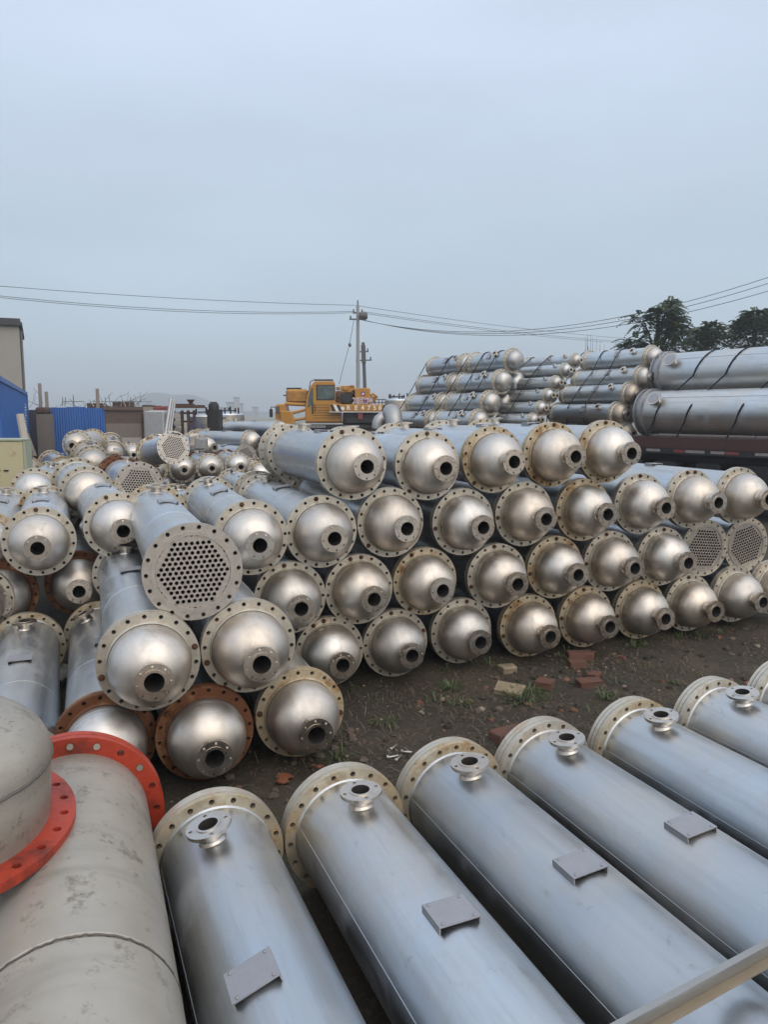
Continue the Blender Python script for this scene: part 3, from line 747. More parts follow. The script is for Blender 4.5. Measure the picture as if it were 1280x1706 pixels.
def big_cylinder(x, y, depth, label, ys, r=.44, L=6.0):
    p = at(x, y, depth); a = radians(ys)
    root = thing('large_cylinder', label, 'steel cylinder', p, (radians(-3), 0, -(pi/2 - a)), 'large cylinders on the dark red truck')
    b = MB(); b.lathe([(0, r), (L*.5, r), (L, r)], 72)
    t = .9; b.tube([(.1, -sin(t)*r, cos(t)*r), (L, -sin(t)*r, cos(t)*r)], .006, 6)
    b.build('shell', M['bluetank'], root)
    MB().ring(-.03, .0, r-.02, r+.05, 24, .011, r+.026).build('flange', M['bracket'], root)
    MB().ring(-.066, -.034, r-.06, r+.05, 24, .011, r+.026).build('flange', M['bracket'], root)
    b = MB(); b.lathe([(-.16, r-.01), (-.066, r-.01)], 64); b.disc(-.105, r-.012, 64, flip=True); b.build('end_cap', M['shell'], root)
    MB().ring(-.19, -.16, r-.06, r+.05, 24, .011, r+.026).build('flange', M['bracket'], root)
    t = 1.1; n = part('side_nozzle', m_nozzle(8, .15, .07, .075, .13, .03), 'nozzle', root, (.30, -sin(t)*-r*-1, cos(t)*r))
    n.rotation_euler = (MR(t, 'X') @ MR(-pi/2, 'Y')).to_euler(); MB().disc(.134, .11, 32).build('blind_plate', M['bracket'], n)
    return root, p, a
D1 = big_cylinder(1118, 624, 16.4, 'upper large cylinder on the dark red truck, cut by the photo edge', 35)
D2 = big_cylinder(1092, 687, 16.0, 'lower large cylinder resting on the dark red truck bed', 35)
def rope_arc(cs, a, sx, r, lab):
    u = axis(a); v = Vector((cos(a), sin(a), 0)); pts = []
    top, bot = cs
    pts = [bot + Vector((0, 0, -.62)) - v*r*1.0]
    for t in (205, 180, 165): pts.append(bot + (v*cos(radians(t)) + Vector((0,0,1))*sin(radians(t)))*r)
    for t in (190, 170, 150, 130, 110, 90, 70, 45): pts.append(top + (v*cos(radians(t)) + Vector((0,0,1))*sin(radians(t)))*r)
    pts = [p - u*(p-bot).dot(u) + u*(sx + .45*(p.z-bot.z)) for p in pts]
    tag(MB().tube(pts, .016, 6).build('binding_rope', M['rope']), lab, 'rope', 'ropes binding the truck loads')
for k, (sx, lab) in enumerate(((.35,'dark rope nearest the flange of the large cylinders'),(1.05,'second dark rope over the large cylinders'),(2.1,'dark rope over the large cylinders by the photo edge'))):
    rope_arc((D1[1], D2[1]), D1[2], sx, .453, lab)

def trailer(label, p, a, L, W, zt, mat='oxide', tape=False, wheels=True):
    """p: near left corner of the bed top, bed runs along +u (toward the camera right)"""
    root = thing('flatbed_trailer', label, 'trailer', (p.x, p.y, 0), (0, 0, -(pi/2 - a)), 'flatbed trailers under the loads')
    MB().box((0, 0, zt-.07), (L, W, zt)).build('bed', M['plank'], root)
    b = MB(); b.box((0, -.05, zt-.20), (L, -.002, zt+.01)); b.build('side_rail', M[mat], root)
    b = MB(); b.box((0, .25, zt-.45), (L, .37, zt-.072)); b.box((0, W-.37, zt-.45), (L, W-.25, zt-.072))
    n = int(L/.6)
    for k in range(n): b.box((.2+k*.6, .02, zt-.17), (.28+k*.6, W-.02, zt-.073))
    b.build('chassis', M['darkiron'], root)
    if tape:
        MB().box((.1, .45, .12), (L*.52, W-.45, zt-.46)).build('shade_block', M['black'], root)  # black block added below the bed to stand in for shade
        rr = random.Random(3); x = .05; k = 0
        while x < L-.4:
            w = rr.uniform(.22, .42); MB().box((x, -.056, zt-.275), (x+w, -.052, zt-.225)).build('reflector', M['whitetape' if k % 3 else 'redtape'], root); x += w + rr.choice([.02, .12, .3]); k += 1
        b = MB(); b.box((0, -.0515, zt-.31), (L, -.03, zt-.205)); b.build('lower_rail', M['darkiron'], root)
        for x in (.5, 1.3, 2.2, 3.1): MB().box((x, .02, zt-.75), (x+.5, .30, zt-.46), bev=.03).build('tool_box', M['black'], root)
    if wheels:
        for x in (L*.55, L*.55+1.15, L*.55+2.3):
            for yy in (.05, W-.35):
                w = MB().lathe([(0, .30), (0, .46), (.04, .50), (.26, .50), (.30, .46), (.30, .30)], 32, MR(pi/2, 'Z')).build('wheel', M['black'], root, (x, yy, .50))
                MB().lathe([(.02, .30), (.10, .26), (.10, .02)], 24, MR(pi/2, 'Z')).build('rim', M['darkiron'], w)
    return root
vD = Vector((cos(D1[2]), sin(D1[2]), 0)); uD = axis(D1[2])
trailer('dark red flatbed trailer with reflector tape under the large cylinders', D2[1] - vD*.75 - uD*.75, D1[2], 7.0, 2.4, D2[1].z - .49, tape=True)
vA = Vector((cos(TY), sin(TY), 0))
trailer('flatbed trailer under the tall stack beside the crane', cA[-1] - vA*.5 - uA*4.2, TY, 4.8, 2.3, cA[-1].z - .255)
trailer('flatbed trailer under the thin tanks', cB[-1] - vA*.1 - uA*1.7, TY, 2.1, 1.4, cB[-1].z - .17, wheels=False)
trailer('flatbed trailer under the roped third stack', cC[-1] - vA*.45 - uA*2.2, TY, 2.7, 2.3, cC[-1].z - .50, wheels=False)
# white hose coupling under the trailer
def coupling():
    p = at(1205, 765, 14.5); root = thing('pipe_coupling', 'white pipe coupling hanging below the dark red trailer', 'coupling', p, (0, radians(4), radians(-8)))
    b = MB(); b.lathe([(0,.06),(.18,.06)],20); b.lathe([(.18,.075),(.24,.075)],20); b.lathe([(.24,.055),(.5,.055)],20); b.disc(0,.06,20,flip=True); b.lathe([(.18,.06),(.18,.075)],20); b.build('sleeve', M['whitetape'], root)
    b = MB(); b.lathe([(.5,.05),(.5,.085),(.56,.085),(.56,.02)],20,smooth=False); b.tube([(.53,0,.05),(.53,0,.75)],.012,6); b.build('clamp', M['pipe'], root)
coupling()

# ------------------------------------------------------------------ crane
def crane():
    D = 30.0; S = D/1280
    ox, oy = 550, 712
    base = at(ox, 690, D); base.z = 0
    root = thing('truck_crane', 'yellow truck crane with operator cab parked behind the tanks', 'crane', base, (0, 0, radians(3)))
    def X(px): return (px-ox)*S
    def Z(py): return CAM_H + (690-py)*S
    def prism(pts, y0, y1, b=None):
        b = b or MB(); n = len(pts); vs = [(X(x), y0, Z(y)) for x, y in pts] + [(X(x), y1, Z(y)) for x, y in pts]
        a = sum(pts[i][0]*pts[(i+1)%n][1]-pts[(i+1)%n][0]*pts[i][1] for i in range(n))
        fs = [tuple(range(n)), tuple(range(2*n-1, n-1, -1))] + [(i, n+i, n+(i+1)%n, (i+1)%n) for i in range(n)]
        if a > 0: fs = [f[::-1] for f in fs]
        return b.add(vs, fs)
    cab = prism([(510,703),(510,680),(513,662),(519,645),(526,637),(557,637),(559,640),(560,672),(570,673),(570,703)], -.6, .5).build('operator_cab', M['yellow'], root)
    fr = MB()
    prism([(528.5,643),(558.2,643),(558.2,667.5),(528.5,667.5)], -.612, -.601, fr); fr.build('window_seal', M['black'], cab)
    prism([(530,644.5),(556.7,644.5),(556.7,666),(530,666)], -.62, -.613).build('window', M['glass'], cab)
    prism([(513.5,679),(516,662),(520.5,648),(523.5,648),(523.5,668),(518,678)], -.612, -.601).build('window', M['glass'], cab)
    b = MB(); b.add([(X(510.6)-.012, -.5, Z(678)), (X(510.6)-.012, .4, Z(678)), (X(518.5)-.02, .4, Z(647)), (X(518.5)-.02, -.5, Z(647))], [(0,1,2,3)]); b.add([(X(510.6)-.03, -.5, Z(678)), (X(510.6)-.03, .4, Z(678)), (X(518.5)-.04, .4, Z(647)), (X(518.5)-.04, -.5, Z(647))], [(3,2,1,0)]); b.build('windscreen', M['glass'], cab)
    b = MB(); b.tube([(X(517),-.5,Z(648)),(X(519),-.5,Z(638)),(X(525),-.5,Z(634.5)),(X(555),-.5,Z(634.5)),(X(556),-.5,Z(638))], .018, 6); b.tube([(X(525),-.5,Z(634.5)),(X(525),.3,Z(634.5)),(X(555),.3,Z(634.5)),(X(555),-.5,Z(634.5))], .018, 6); b.build('roof_rail', M['darkiron'], cab)
    b = MB()
    for k in range(6): prism([(523,675+k*4.2),(568,675+k*4.2),(568,675.7+k*4.2),(523,675.7+k*4.2)], -.606, -.601, b)
    b.build('vent_grille', M['darkiron'], cab)
    # boom lying low to the front
    b = MB(); b.box((X(477), .05, Z(672)), (X(514), .75, Z(649)), bev=.08); b.build('boom', M['yellow'], root)
    b = MB(); b.box((X(478), .15, Z(649.5)), (X(502), .6, Z(646.5))); b.box((X(472), .3, Z(660)), (X(478), .36, Z(658))); b.build('boom_tip', M['darkiron'], root)
    b = MB(); b.tube([(X(476),-.2,Z(673)),(X(512),-.25,Z(675))], .07, 10); b.tube([(X(482),-.4,Z(690)),(X(515),-.4,Z(682))], .06, 10); b.tube([(X(490),-.5,Z(700)),(X(515),-.5,Z(696))], .05, 8); b.build('lift_cylinder', M['yellow'], root)
    # machinery behind the cab
    b = MB(); b.box((X(560), -.35, Z(675)), (X(592), .8, Z(652)), bev=.03); b.box((X(568), -.5, Z(655)), (X(591), .6, Z(644)), bev=.02); b.build('machinery_housing', M['yellow'], root)
    b = MB(); b.lathe([(0,.02),(0,.20),(.05,.20),(.05,.14),(.4,.14),(.4,.20),(.45,.20),(.45,.02)], 20, MT(X(577), -.40, Z(664)) @ MR(-pi/2, 'Z'), False); b.build('winch_drum', M['darkiron'], root)
    b = MB()
    for x, y in ((564,660),(571,657),(583,662),(588,656)): b.box((X(x)-.07, -.56, Z(y)-.07), (X(x)+.07, -.42, Z(y)+.07), bev=.015)
    b.tube([(X(562),-.5,Z(668)),(X(570),-.55,Z(662)),(X(580),-.52,Z(670)),(X(590),-.5,Z(664))], .03, 6); b.build('valve_block', M['ironrust'], root)
    b = MB(); rr = random.Random(17)
    for k in range(9):
        x0, y0 = rr.uniform(560, 590), rr.uniform(650, 672); x1, y1 = x0+rr.uniform(-8,8), y0+rr.uniform(-8,8)
        MB().tube([(X(x0),-.52,Z(y0)), (X((x0+x1)/2)+.05,-.62,Z((y0+y1)/2)+.06), (X(x1),-.5,Z(y1))], .018, 5).build('hose', M['black'], root)
    b = MB(); b.box((X(560.5), -.42, Z(650)), (X(567), .3, Z(645.5)), bev=.02); b.box((X(572), -.56, Z(652)), (X(580), -.5, Z(647)), bev=.015); b.box((X(583), -.53, Z(646)), (X(590), -.2, Z(643)), bev=.02); b.build('cover_plate', M['yellow'], root)
    b = MB(); b.box((X(521), -.625, Z(690)), (X(523), -.601, Z(671))); b.tube([(X(526),-.64,Z(686)),(X(526),-.66,Z(684)),(X(526),-.66,Z(676)),(X(526),-.64,Z(674))], .012, 6); b.build('door_handle', M['black'], cab)
    b = MB(); b.box((X(511), -.63, Z(704.5)), (X(572), .5, Z(702.6)), bev=.01); b.build('sill', M['ironrust'], cab)
    cw = prism([(591,674),(591,650),(593,648),(614,648),(616,650),(616.5,674)], -.75, .9).build('counterweight', M['yellow'], root)
    b = MB(); b.box((X(601), -.755, Z(661)), (X(607.5), -.752, Z(654))); b.build('emblem', M['letterpurple'], cw)
    q = MB(); cx, cz = X(604.2), Z(657.5); rr = .048
    q.add([(cx, -.757, cz-rr), (cx+rr, -.757, cz), (cx, -.757, cz+rr), (cx-rr, -.757, cz)], [(0,1,2,3)]); q.build('emblem_diamond', M['lettering'], cw)
    def text(body, px, py, size, mat, y, par, bold=.0, sx=1.0):
        cu = bpy.data.curves.new('lettering', 'FONT'); cu.body = body; cu.size = size; cu.extrude = .003; cu.offset = bold
        cu.align_x = 'CENTER'; cu.align_y = 'CENTER'
        tmp = bpy.data.objects.new('tmp', cu); me = bpy.data.meshes.new_from_object(tmp); bpy.data.objects.remove(tmp); me.materials.clear()
        o = put('lettering', me, M[mat], par)
        o.location = (X(px), y, Z(py)); o.rotation_euler = (pi/2, 0, 0); o.scale = (sx, 1, 1); return o
    text('XCMG', 604, 669, .27, 'lettering', -.754, cw, .022, .92); text('XCMG', 604, 669, .27, 'letterpurple', -.758, cw, .004, .92)
    beam = prism([(549,686),(549,674.5),(643,674.5),(641,686)], -.95, -.78).build('tail_beam', M['yellow'], root)
    b = MB(); b.box((X(549), -.956, Z(687.2)), (X(641), -.90, Z(686.1))); b.build('white_edge', M['lettering'], beam)
    for x0 in (550.5, 561, 634.5):
        prism([(x0,675),(x0+4.5,675),(x0+9.5,685.6),(x0+4.5,685.6)] if x0 < 600 else [(x0+3,675),(x0+6.5,675),(x0+2.5,685.6),(x0-1,685.6)], -.955, -.951).build('hazard_stripe', M['stripeblack'], beam)
    prism([(556,675),(560.5,675),(565.5,685.6),(560.5,685.6)], -.954, -.951).build('hazard_stripe', M['lettering'], beam)
    b = MB(); b.lathe([(.0,.0005),(.0,.075)][::-1], 20, MT(X(571), -.953, Z(681)) @ MR(pi/2, 'Z'), False); b.build('emblem', M['lettering'], beam)
    for ch, px in zip('RE4758', (580.5, 593, 603.5, 613.5, 623, 631.5)): text(ch, px, 680.3, .24, 'lettering', -.953, beam, .006)
    b = MB(); b.tube([(X(617),-.4,Z(660)),(X(621),-.45,Z(657)),(X(628),-.4,Z(662)),(X(623),-.4,Z(668))], .05, 8); b.box((X(616), -.3, Z(672)), (X(626), .3, Z(661)), bev=.03); b.build('hook_block', M['yellow'], root)
    # deck, chassis and carrier cab
    b = MB(); b.box((X(470), -1.1, Z(712)), (X(648), 1.1, Z(707.5))); b.build('deck', M['darkiron'], root)
    b = MB()
    for k in range(30): b.box((X(480)+k*.05, -1.13, Z(712)), (X(480)+k*.05+.03, -1.101, Z(708)))
    b.build('deck_grating', M['pipe'], root)
    b = MB(); b.box((X(571), -.7, Z(707)), (X(640), .9, Z(687)), bev=.04); b.box((X(576), -.85, Z(705)), (X(632), -.71, Z(696)), bev=.03); b.build('slew_base', M['darkiron'], root)
    b = MB(); b.box((X(465), -.9, Z(745)), (X(648), .9, Z(712.5))); b.build('chassis', M['black'], root)
    b = MB(); b.box((X(606), -1.0, Z(726)), (X(640), -.905, Z(718))); b.build('tail_light', M['redtape'], root)
    b = MB(); b.box((X(596), -.9, Z(698)), (X(604), -.71, Z(688))); b.build('red_valve', M['redtape'], root)
    cc = prism([(463,712),(463,678),(466,674),(478,674),(480,684),(480,712)], -1.0, 1.0).build('carrier_cab', M['yellow'], root)
    prism([(464.5,690),(464.5,679),(470,677),(470,690)], -1.012, -1.001).build('window', M['glass'], cc)
    prism([(472,712),(472,685),(489,685),(495,700),(495,712)], -1.2, -1.013).build('fender', M['yellow'], cc)
    b = MB(); b.box((X(455), -1.35, Z(695)), (X(460), -1.22, Z(682)), bev=.02); b.tube([(X(457.5),-1.28,Z(682)),(X(457.5),-1.25,Z(679)),(X(464),-1.05,Z(679))], .015, 6); b.build('mirror', M['black'], cc)
    for x in (478, 520, 600, 628):
        w = MB().lathe([(0,.3),(0,.46),(.05,.52),(.28,.52),(.32,.46),(.32,.3)], 28, MR(pi/2, 'Z')).build('wheel', M['black'], root, (X(x), -1.0, .52))
        MB().lathe([(.02,.3),(.12,.24),(.12,.02)], 20, MR(pi/2, 'Z')).build('rim', M['ironrust'], w)
    b = MB()
    for z in (665.5, 671): b.tube([(X(618), .3, Z(z)), (X(660), .3, Z(z))], .018, 6)
    for x in range(620, 661, 6): b.tube([(X(x), .3, Z(665.5)), (X(x), .3, Z(676))], .018, 6)
    b.build('guard_rail', M['darkiron'], root)
crane()
for o in list(bpy.data.objects):
    if o.name.split('.')[0] in ('operator_cab', 'counterweight', 'carrier_cab', 'fender', 'tail_beam'):
        md = o.modifiers.new('round', 'BEVEL'); md.width = .09 if o.name.startswith('operator') else .04; md.segments = 3; md.limit_method = 'ANGLE'

# ------------------------------------------------------------------ scrap, vats, walls at the back
def vat(px, py, depth, r, h, label, legs=False):
    p = at(px, 690, depth); ztop = at(px, py, depth).z
    root = thing('steel_vat', label, 'vat', (p.x, p.y, 0), group='steel vats')
    b = MB(); b.lathe([(0.0, r), (ztop, r)], 40, MR(-pi/2, 'Y')); b.build('wall', M['vat'], root)
    b = MB(); b.lathe([(ztop, r+.02), (ztop+.03, r+.02), (ztop+.14, r*.25), (ztop+.15, .02)], 40, MR(-pi/2, 'Y')); b.build('lid', M['shell'], root)
    b = MB(); rr = random.Random(int(px))
    for k in range(7):
        t = rr.uniform(0, 6.28); q = r*rr.uniform(.4, .95); b.tube([(cos(t)*q, sin(t)*q, ztop+.02), (cos(t)*q, sin(t)*q, ztop+.16+rr.random()*.12)], .025, 6)
    b.tube([(cos(k/12*6.283)*r*.5, sin(k/12*6.283)*r*.5, ztop+.14) for k in range(13)], .02, 6, False); b.build('fittings', M['darkiron'], root)
vat(345, 695, 22, .52, 1.8, 'steel vat with fittings on its lid behind the small white vessel')
vat(380, 692, 24, .50, 1.9, 'steel vat nearest the open field, fittings on its lid')
vat(662, 668, 26, .42, 2.3, 'pale upright vat with railing, between crane and tall stack')
def elbow(px, py, depth, label, a, s):
    root = thing('duct_elbow', label, 'duct', at(px, py, depth), (0, 0, a), 'shiny duct elbows', s)
    pts = [(0, 0, -.35), (0, 0, .0), (-.12, 0, .24), (-.34, 0, .36), (-.55, 0, .38)]
    b = MB(); b.tube(pts, .36, 28, False); b.tube([(x*1, y, z) for x, y, z in pts], .345, 28, False); b.build('duct_sheet', M['pipe'], root)
    b = MB(); b.tube([(0,0,-.36),(0,0,-.33)], .375, 28, False); b.build('end_band', M['nozzle'], root)
elbow(657, 703, 17.5, 'shiny duct elbow standing behind the top row, end turned down', radians(-75), .55)
elbow(629, 705, 18.5, 'pale duct elbow leaning beside the shinier one', radians(215), .36)

def block(name, label, cat, x0, x1, ytop, depth, thick, mat, rot=0.0, ybot=None, group=None, part_name='wall_body', extra=None):
    a = at(x0, 690, depth); c = at(x1, 690, depth); zt = at(x0, ytop, depth).z; zb = 0 if ybot is None else at(x0, ybot, depth).z
    root = thing(name, label, cat, (a.x, a.y, 0), (0, 0, rot), group)
    w = c.x - a.x
    MB().box((0, 0, zb), (w, thick, zt)).build(part_name, M[mat], root)
    return root, w, zt
# tall plastered building
def building():
    D = 30; p1 = at(40, 690, D); zt = at(40, 545, D).z
    root = thing('plaster_building', 'tall grey plastered building with dark flat roof at the edge', 'building', (p1.x, p1.y, 0), (0, 0, radians(24.2)))
    MB().box((-6, 0, 0), (0, 6, zt)).build('wall', M['plaster'], root)
    b = MB(); b.box((-6.2, -.18, zt), (.12, 6.2, zt+.12)); b.box((-6.2, -.12, zt+.12), (.06, 6.1, zt+.26)); b.build('roof', M['roofing'], root)
    MB().tube([(.05, .9, 0), (.05, .9, zt-.1)], .05, 8).build('downpipe', M['concrete'], root)
building()
def container():
    p = at(46, 690, 25.5); a = radians(22.5); zt = 2.60
    root = thing('shipping_container', 'blue shipping container with white marking, below the plastered building', 'container', (p.x, p.y, 0), (0, 0, -(pi/2 - a)))
    W, L = 2.4, 12.0
    def corr(n, L, amp):
        pts = []
        for k in range(n):
            x = L*k/n; w = L/n
            pts += [(x, 0), (x+w*.35, 0), (x+w*.5, amp), (x+w*.85, amp)]
        return pts + [(L, 0)]
    b = MB(); P = corr(44, L, -.036); n = len(P)
    vs = [(x, y, .15) for x, y in P] + [(x, y, zt-.1) for x, y in P]
    b.add(vs, [(i, i+1, n+i+1, n+i) for i in range(n-1)]); b.add([(0,0,.15),(0,-W,.15),(0,-W,zt-.1),(0,0,zt-.1)], [(0,1,2,3)]); b.add([(L,0,.15),(L,-W,.15),(L,-W,zt-.1),(L,0,zt-.1)], [(3,2,1,0)]); b.add([(0,-W,.15),(L,-W,.15),(L,-W,zt-.1),(0,-W,zt-.1)], [(3,2,1,0)])
    b.build('side_panel', M['containerblue'], root)
    MB().box((-.03, -W-.03, zt-.1), (L, .03, zt)).build('roof', M['containerblue'], root)
    b = MB(); b.box((-.03, -W-.03, .0), (L, .03, .148)); b.box((-.035, -.10, .15), (.06, .035, zt-.102)); b.build('frame', M['containerblue'], root)
    b = MB(); rr = random.Random(4)
    for c in range(3):
        for k in range(13):
            if rr.random() < .85: b.box((1.0+c*.42, .008, 2.15-k*.085), (1.0+c*.42+rr.uniform(.14,.3), .012, 2.15-k*.085+.05))
    b.build('marking', M['lettering'], root)
container()
def cabinet():
    p = at(35, 835, 8.6); a = radians(14)
    root = thing('metal_cabinet', 'yellowed metal cabinet with pale lid, standing among the tanks', 'cabinet', (at(33,690,8.6).x, at(33,690,8.6).y, 0), (0, 0, radians(4)))
    zt = at(33, 731, 8.6).z
    MB().box((-.5, 0, 0), (0, .22, zt-.03), bev=.012).build('door', M['cabinet'], root)
    MB().box((-.51, -.01, zt-.028), (.005, .24, zt), bev=.006).build('lid', M['cabinettop'], root)
    b = MB(); b.box((.0005, .03, 0), (.03, .20, zt-.031)); b.build('side_frame', M['cabinettop'], root)
    for k, z in enumerate((zt-.36, zt-.365)): MB().box((-.30+k*.09, -.012, z), (-.25+k*.09, .0, z+.015)).build('latch', M['darkiron'], root)
cabinet()
def plank(px0, py0, px1, py1, depth, w, label, mat='palewood', name='plank', cat='plank', group=None, d2=None, t=.04):
    a, b_ = at(px0, py0, depth), at(px1, py1, d2 or depth)
    d = (b_-a).normalized(); M4 = Matrix.Translation(a) @ d.to_track_quat('Z', 'Y').to_matrix().to_4x4()
    b = MB(); b.box((-w/2, -t/2, 0), (w/2, t/2, (b_-a).length), M4); return tag(b.build(name, M[mat]), label, cat, group)
plank(46, 760, 33, 690, 11, .09, 'pale board leaning on the cabinet before the blue container', t=.05)
plank(58, 760, 44, 722, 13, .06, 'thin grey stick leaning behind the pale board', 'wood')
def fence():
    D = 25; A, B = at(79, 690, D), at(174, 690, D); zt = at(79, 679, D).z; W = B.x - A.x
    root = thing('sheet_fence', 'blue corrugated sheet fence panel between brick pier and brown wall', 'fence', (A.x, A.y, 0), (0, 0, 0))
    n = 26
    for s in range(3):
        b = MB(); P = []
        for k in range(n//3*4+1):
            x = W*s/3 + (W/3+.02)*k/(n//3*4); P.append((x, -.009*sin(k*pi/2) - .004*s))
        m = len(P); b.add([(x, y, .02) for x, y in P] + [(x, y, zt + .02*sin(s*2)) for x, y in P], [(i, i+1, m+i+1, m+i) for i in range(m-1)]); b.build('sheet', M['blue'], root)
    b = MB(); b.box((0, .03, zt-.3), (W, .07, zt-.24)); b.box((0, .03, .5), (W, .07, .56)); b.build('rail', M['darkiron'], root)
fence()
r, w, zt = block('brick_pier', 'crumbling brick pier beside the blue fence panel', 'pier', 60, 80, 690, 24.6, .4, 'wood')
MB().box((-.02, -.03, zt+.003), (w*.9, .35, zt+.22), bev=.05).build('cap', M['ironrust'], r)
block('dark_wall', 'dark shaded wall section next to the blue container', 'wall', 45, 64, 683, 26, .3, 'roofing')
r, w, zt = block('shed_wall', 'brown brick and plank wall between blue fence and beige pier', 'wall', 175, 240, 684, 25, .25, 'plank')
MB().box((-.02, -.06, zt+.003), (w, .5, zt+.12)).build('eave', M['plank'], r)
MB().box((.02, -.02, .5), (w-.02, -.003, zt-.42)).build('brickwork', M['wood'], r)
MB().box((w*.42, -.05, .75), (w*.93, -.021, 1.12)).build('panel', M['palewood'], r)
MB().box((w*.93, -.06, .3), (w*.97, -.022, zt-.1)).build('post', M['ironrust'], r)
block('beige_pier', 'plain beige wall stub at the end of the brown wall', 'wall', 239, 262, 678, 24.8, .5, 'beige')
for x0, y0, x1, y1, lab in ((71,690,66,639,'tall grey post tilted above the brick pier'),(82,690,77,653,'shorter grey post beside the tall tilted one'),(166,690,162,648,'lone grey post above the blue fence')):
    plank(x0, 740, x1, y1, 26, .11, lab, 'wood', 'wooden_post', 'post', 'posts above the wall', t=.10)
def tangle():
    b = MB(); rr = random.Random(8)
    for k in range(34):
        p = at(rr.uniform(48, 255), rr.uniform(672, 684), 27 + rr.random()); pts = [p]
        d = Vector((rr.uniform(-1,1), rr.uniform(-.2,.2), rr.uniform(-.1,.55)))
        for s in range(4): d += Vector((rr.uniform(-.6,.6), 0, rr.uniform(-.5,.4))); p = p + d.normalized()*.16; pts.append(p)
        b.tube(pts, .006, 4, False)
    tag(b.build('brush', M['polewood']), 'tangle of dry twigs and wire along the wall top', 'brush', kind='stuff')
    rr = random.Random(9)
    for k in range(9):
        x = rr.uniform(118, 232); p = at(x, 679, 30); wv = rr.uniform(.15, .4)
        o = MB().box((-wv, -.1, -2), (wv, .1, rr.uniform(.02, .18)), bev=.02)
    p = at(175, 678, 33)
    r = thing('scrap_heap', 'pile of grey and rusty scrap sheets rising behind the blue fence', 'scrap pile', (p.x, p.y, 0))
    b = MB()
    for k in range(26):
        x = rr.uniform(-1.8, 1.8); h = rr.uniform(1.9, 2.42); b.box((x, rr.uniform(-.3,.3), 0), (x+rr.uniform(.2,.7), .4, h), MR(rr.uniform(-.05,.05), 'Y'))
    b.build('sheet_scrap', M['ironrust'], r)
    b = MB()
    for k in range(14):
        x = rr.uniform(-1.8, 1.8); b.tube([(x, -.4, 2.2), (x+rr.uniform(-.2,.2), -.4, 2.45+rr.random()*.25)], .02, 5); b.tube([(x, -.4, 2.40), (x+rr.uniform(.2,.6), -.4, 2.42)], .02, 5)
    b.build('rod_scrap', M['pipe'], r)
tangle()
for k, (x0, x1) in enumerate(((276,285),(280,288),(284,291),(279,290))):
    p0, p1 = at(x0-2, 735, 17+.1*k), at(x1, 664+k*2, 17.3+.1*k)
    tag(MB().tube([p0, p1], .035, 8).build('leaning_pipe', M['pipe']), 'long grey pipe leaning in a bundle in front of rusty machinery', 'pipe', 'pipes leaning in a bundle')
def machinery():
    D = 20; S = D/1280
    p = at(305, 690, D)
    root = thing('scrap_machine', 'rusty machine frame with round valves and a funnel on top', 'machine', (p.x, p.y, 0))
    Z = lambda y: CAM_H + (690-y)*S
    b = MB()
    for x in (-18, -4, 6, 16): b.box((x*S, 0, 0), (x*S+.06, .08, Z(684)))
    for y in (676, 690, 704): b.box((-18*S, .0805, Z(y)), (18*S, .14, Z(y)+.05))
    b.box((-16*S, -.1, Z(680)), (30*S, .5, Z(675)))
    b.build('frame', M['ironrust'], root)
    for y in (693, 705, 717):
        b = MB(); b.lathe([(0,.01),(0,.09),(.05,.09),(.05,.05),(.2,.05)], 20, MT(-8*S, -.12, Z(y)) @ MR(pi/2, 'Z'), False); b.build('valve', M['oldsteel'], root)
    b = MB(); b.lathe([(0,.04),(.06,.05),(.14,.11)], 20, MT(12*S, .1, Z(675)) @ MR(-pi/2, 'Y')); b.build('funnel', M['ironrust'], root)
    b = MB(); b.lathe([(0,.14),(.12,.14),(.2,.08),(.2,.01)], 20, MT(43*S, .6, Z(682)) @ MR(-pi/2, 'Y')); b.box((34*S,.4,0),(54*S,.9,Z(682))); b.build('motor', M['darkiron'], root)
machinery()
def scrap_bits():
    rr = random.Random(21)
    for k, (x, y, d, w, h, m, lab) in enumerate(((262,712,19,.5,.9,'pipe','grey sheet box beside the leaning pipes'),(270,688,24,.45,.5,'redtape','dull red drum behind the leaning pipes'),(335,733,15,.25,.2,'plastic','crumpled pale scrap below the steel vats'),(325,727,15,.2,.2,'oldsteel','dented pale scrap piece beside the vats'))):
        p = at(x, y, d); b = MB(); b.box((-w/2,-w/2,-p.z if h > .4 else -h), (w/2,w/2,h/2-.05), bev=.04)
        for i, v in enumerate(b.v): b.v[i] = tuple(c + rr.uniform(-.02,.02) for c in v)
        tag(b.build('scrap_piece', M[m], None, p), lab, 'scrap', 'scrap pieces')
scrap_bits()
# rag between near shells
def rag():
    p = at_z(100, 1125, .05); b = MB(); n = 12; vs = []; rr = random.Random(2)
    for j in range(n):
        for i in range(n): vs.append(((i-n/2)*.022, (j-n/2)*.022, .05*noise.noise((i*.5, j*.5, 0)) + .03*noise.noise((i*1.3, j*1.3, 5)) + .03))
    b.add(vs, [(j*n+i, j*n+i+1, (j+1)*n+i+1, (j+1)*n+i) for j in range(n-1) for i in range(n-1)], False)
    b.add([(x, y, z-.006) for x, y, z in vs], [((j+1)*n+i, (j+1)*n+i+1, j*n+i+1, j*n+i) for j in range(n-1) for i in range(n-1)], False)
    tag(b.build('plastic_sheet', M['plastic'], None, p), 'crumpled grey plastic sheet on the ground between two near shells', 'plastic sheet')
rag()

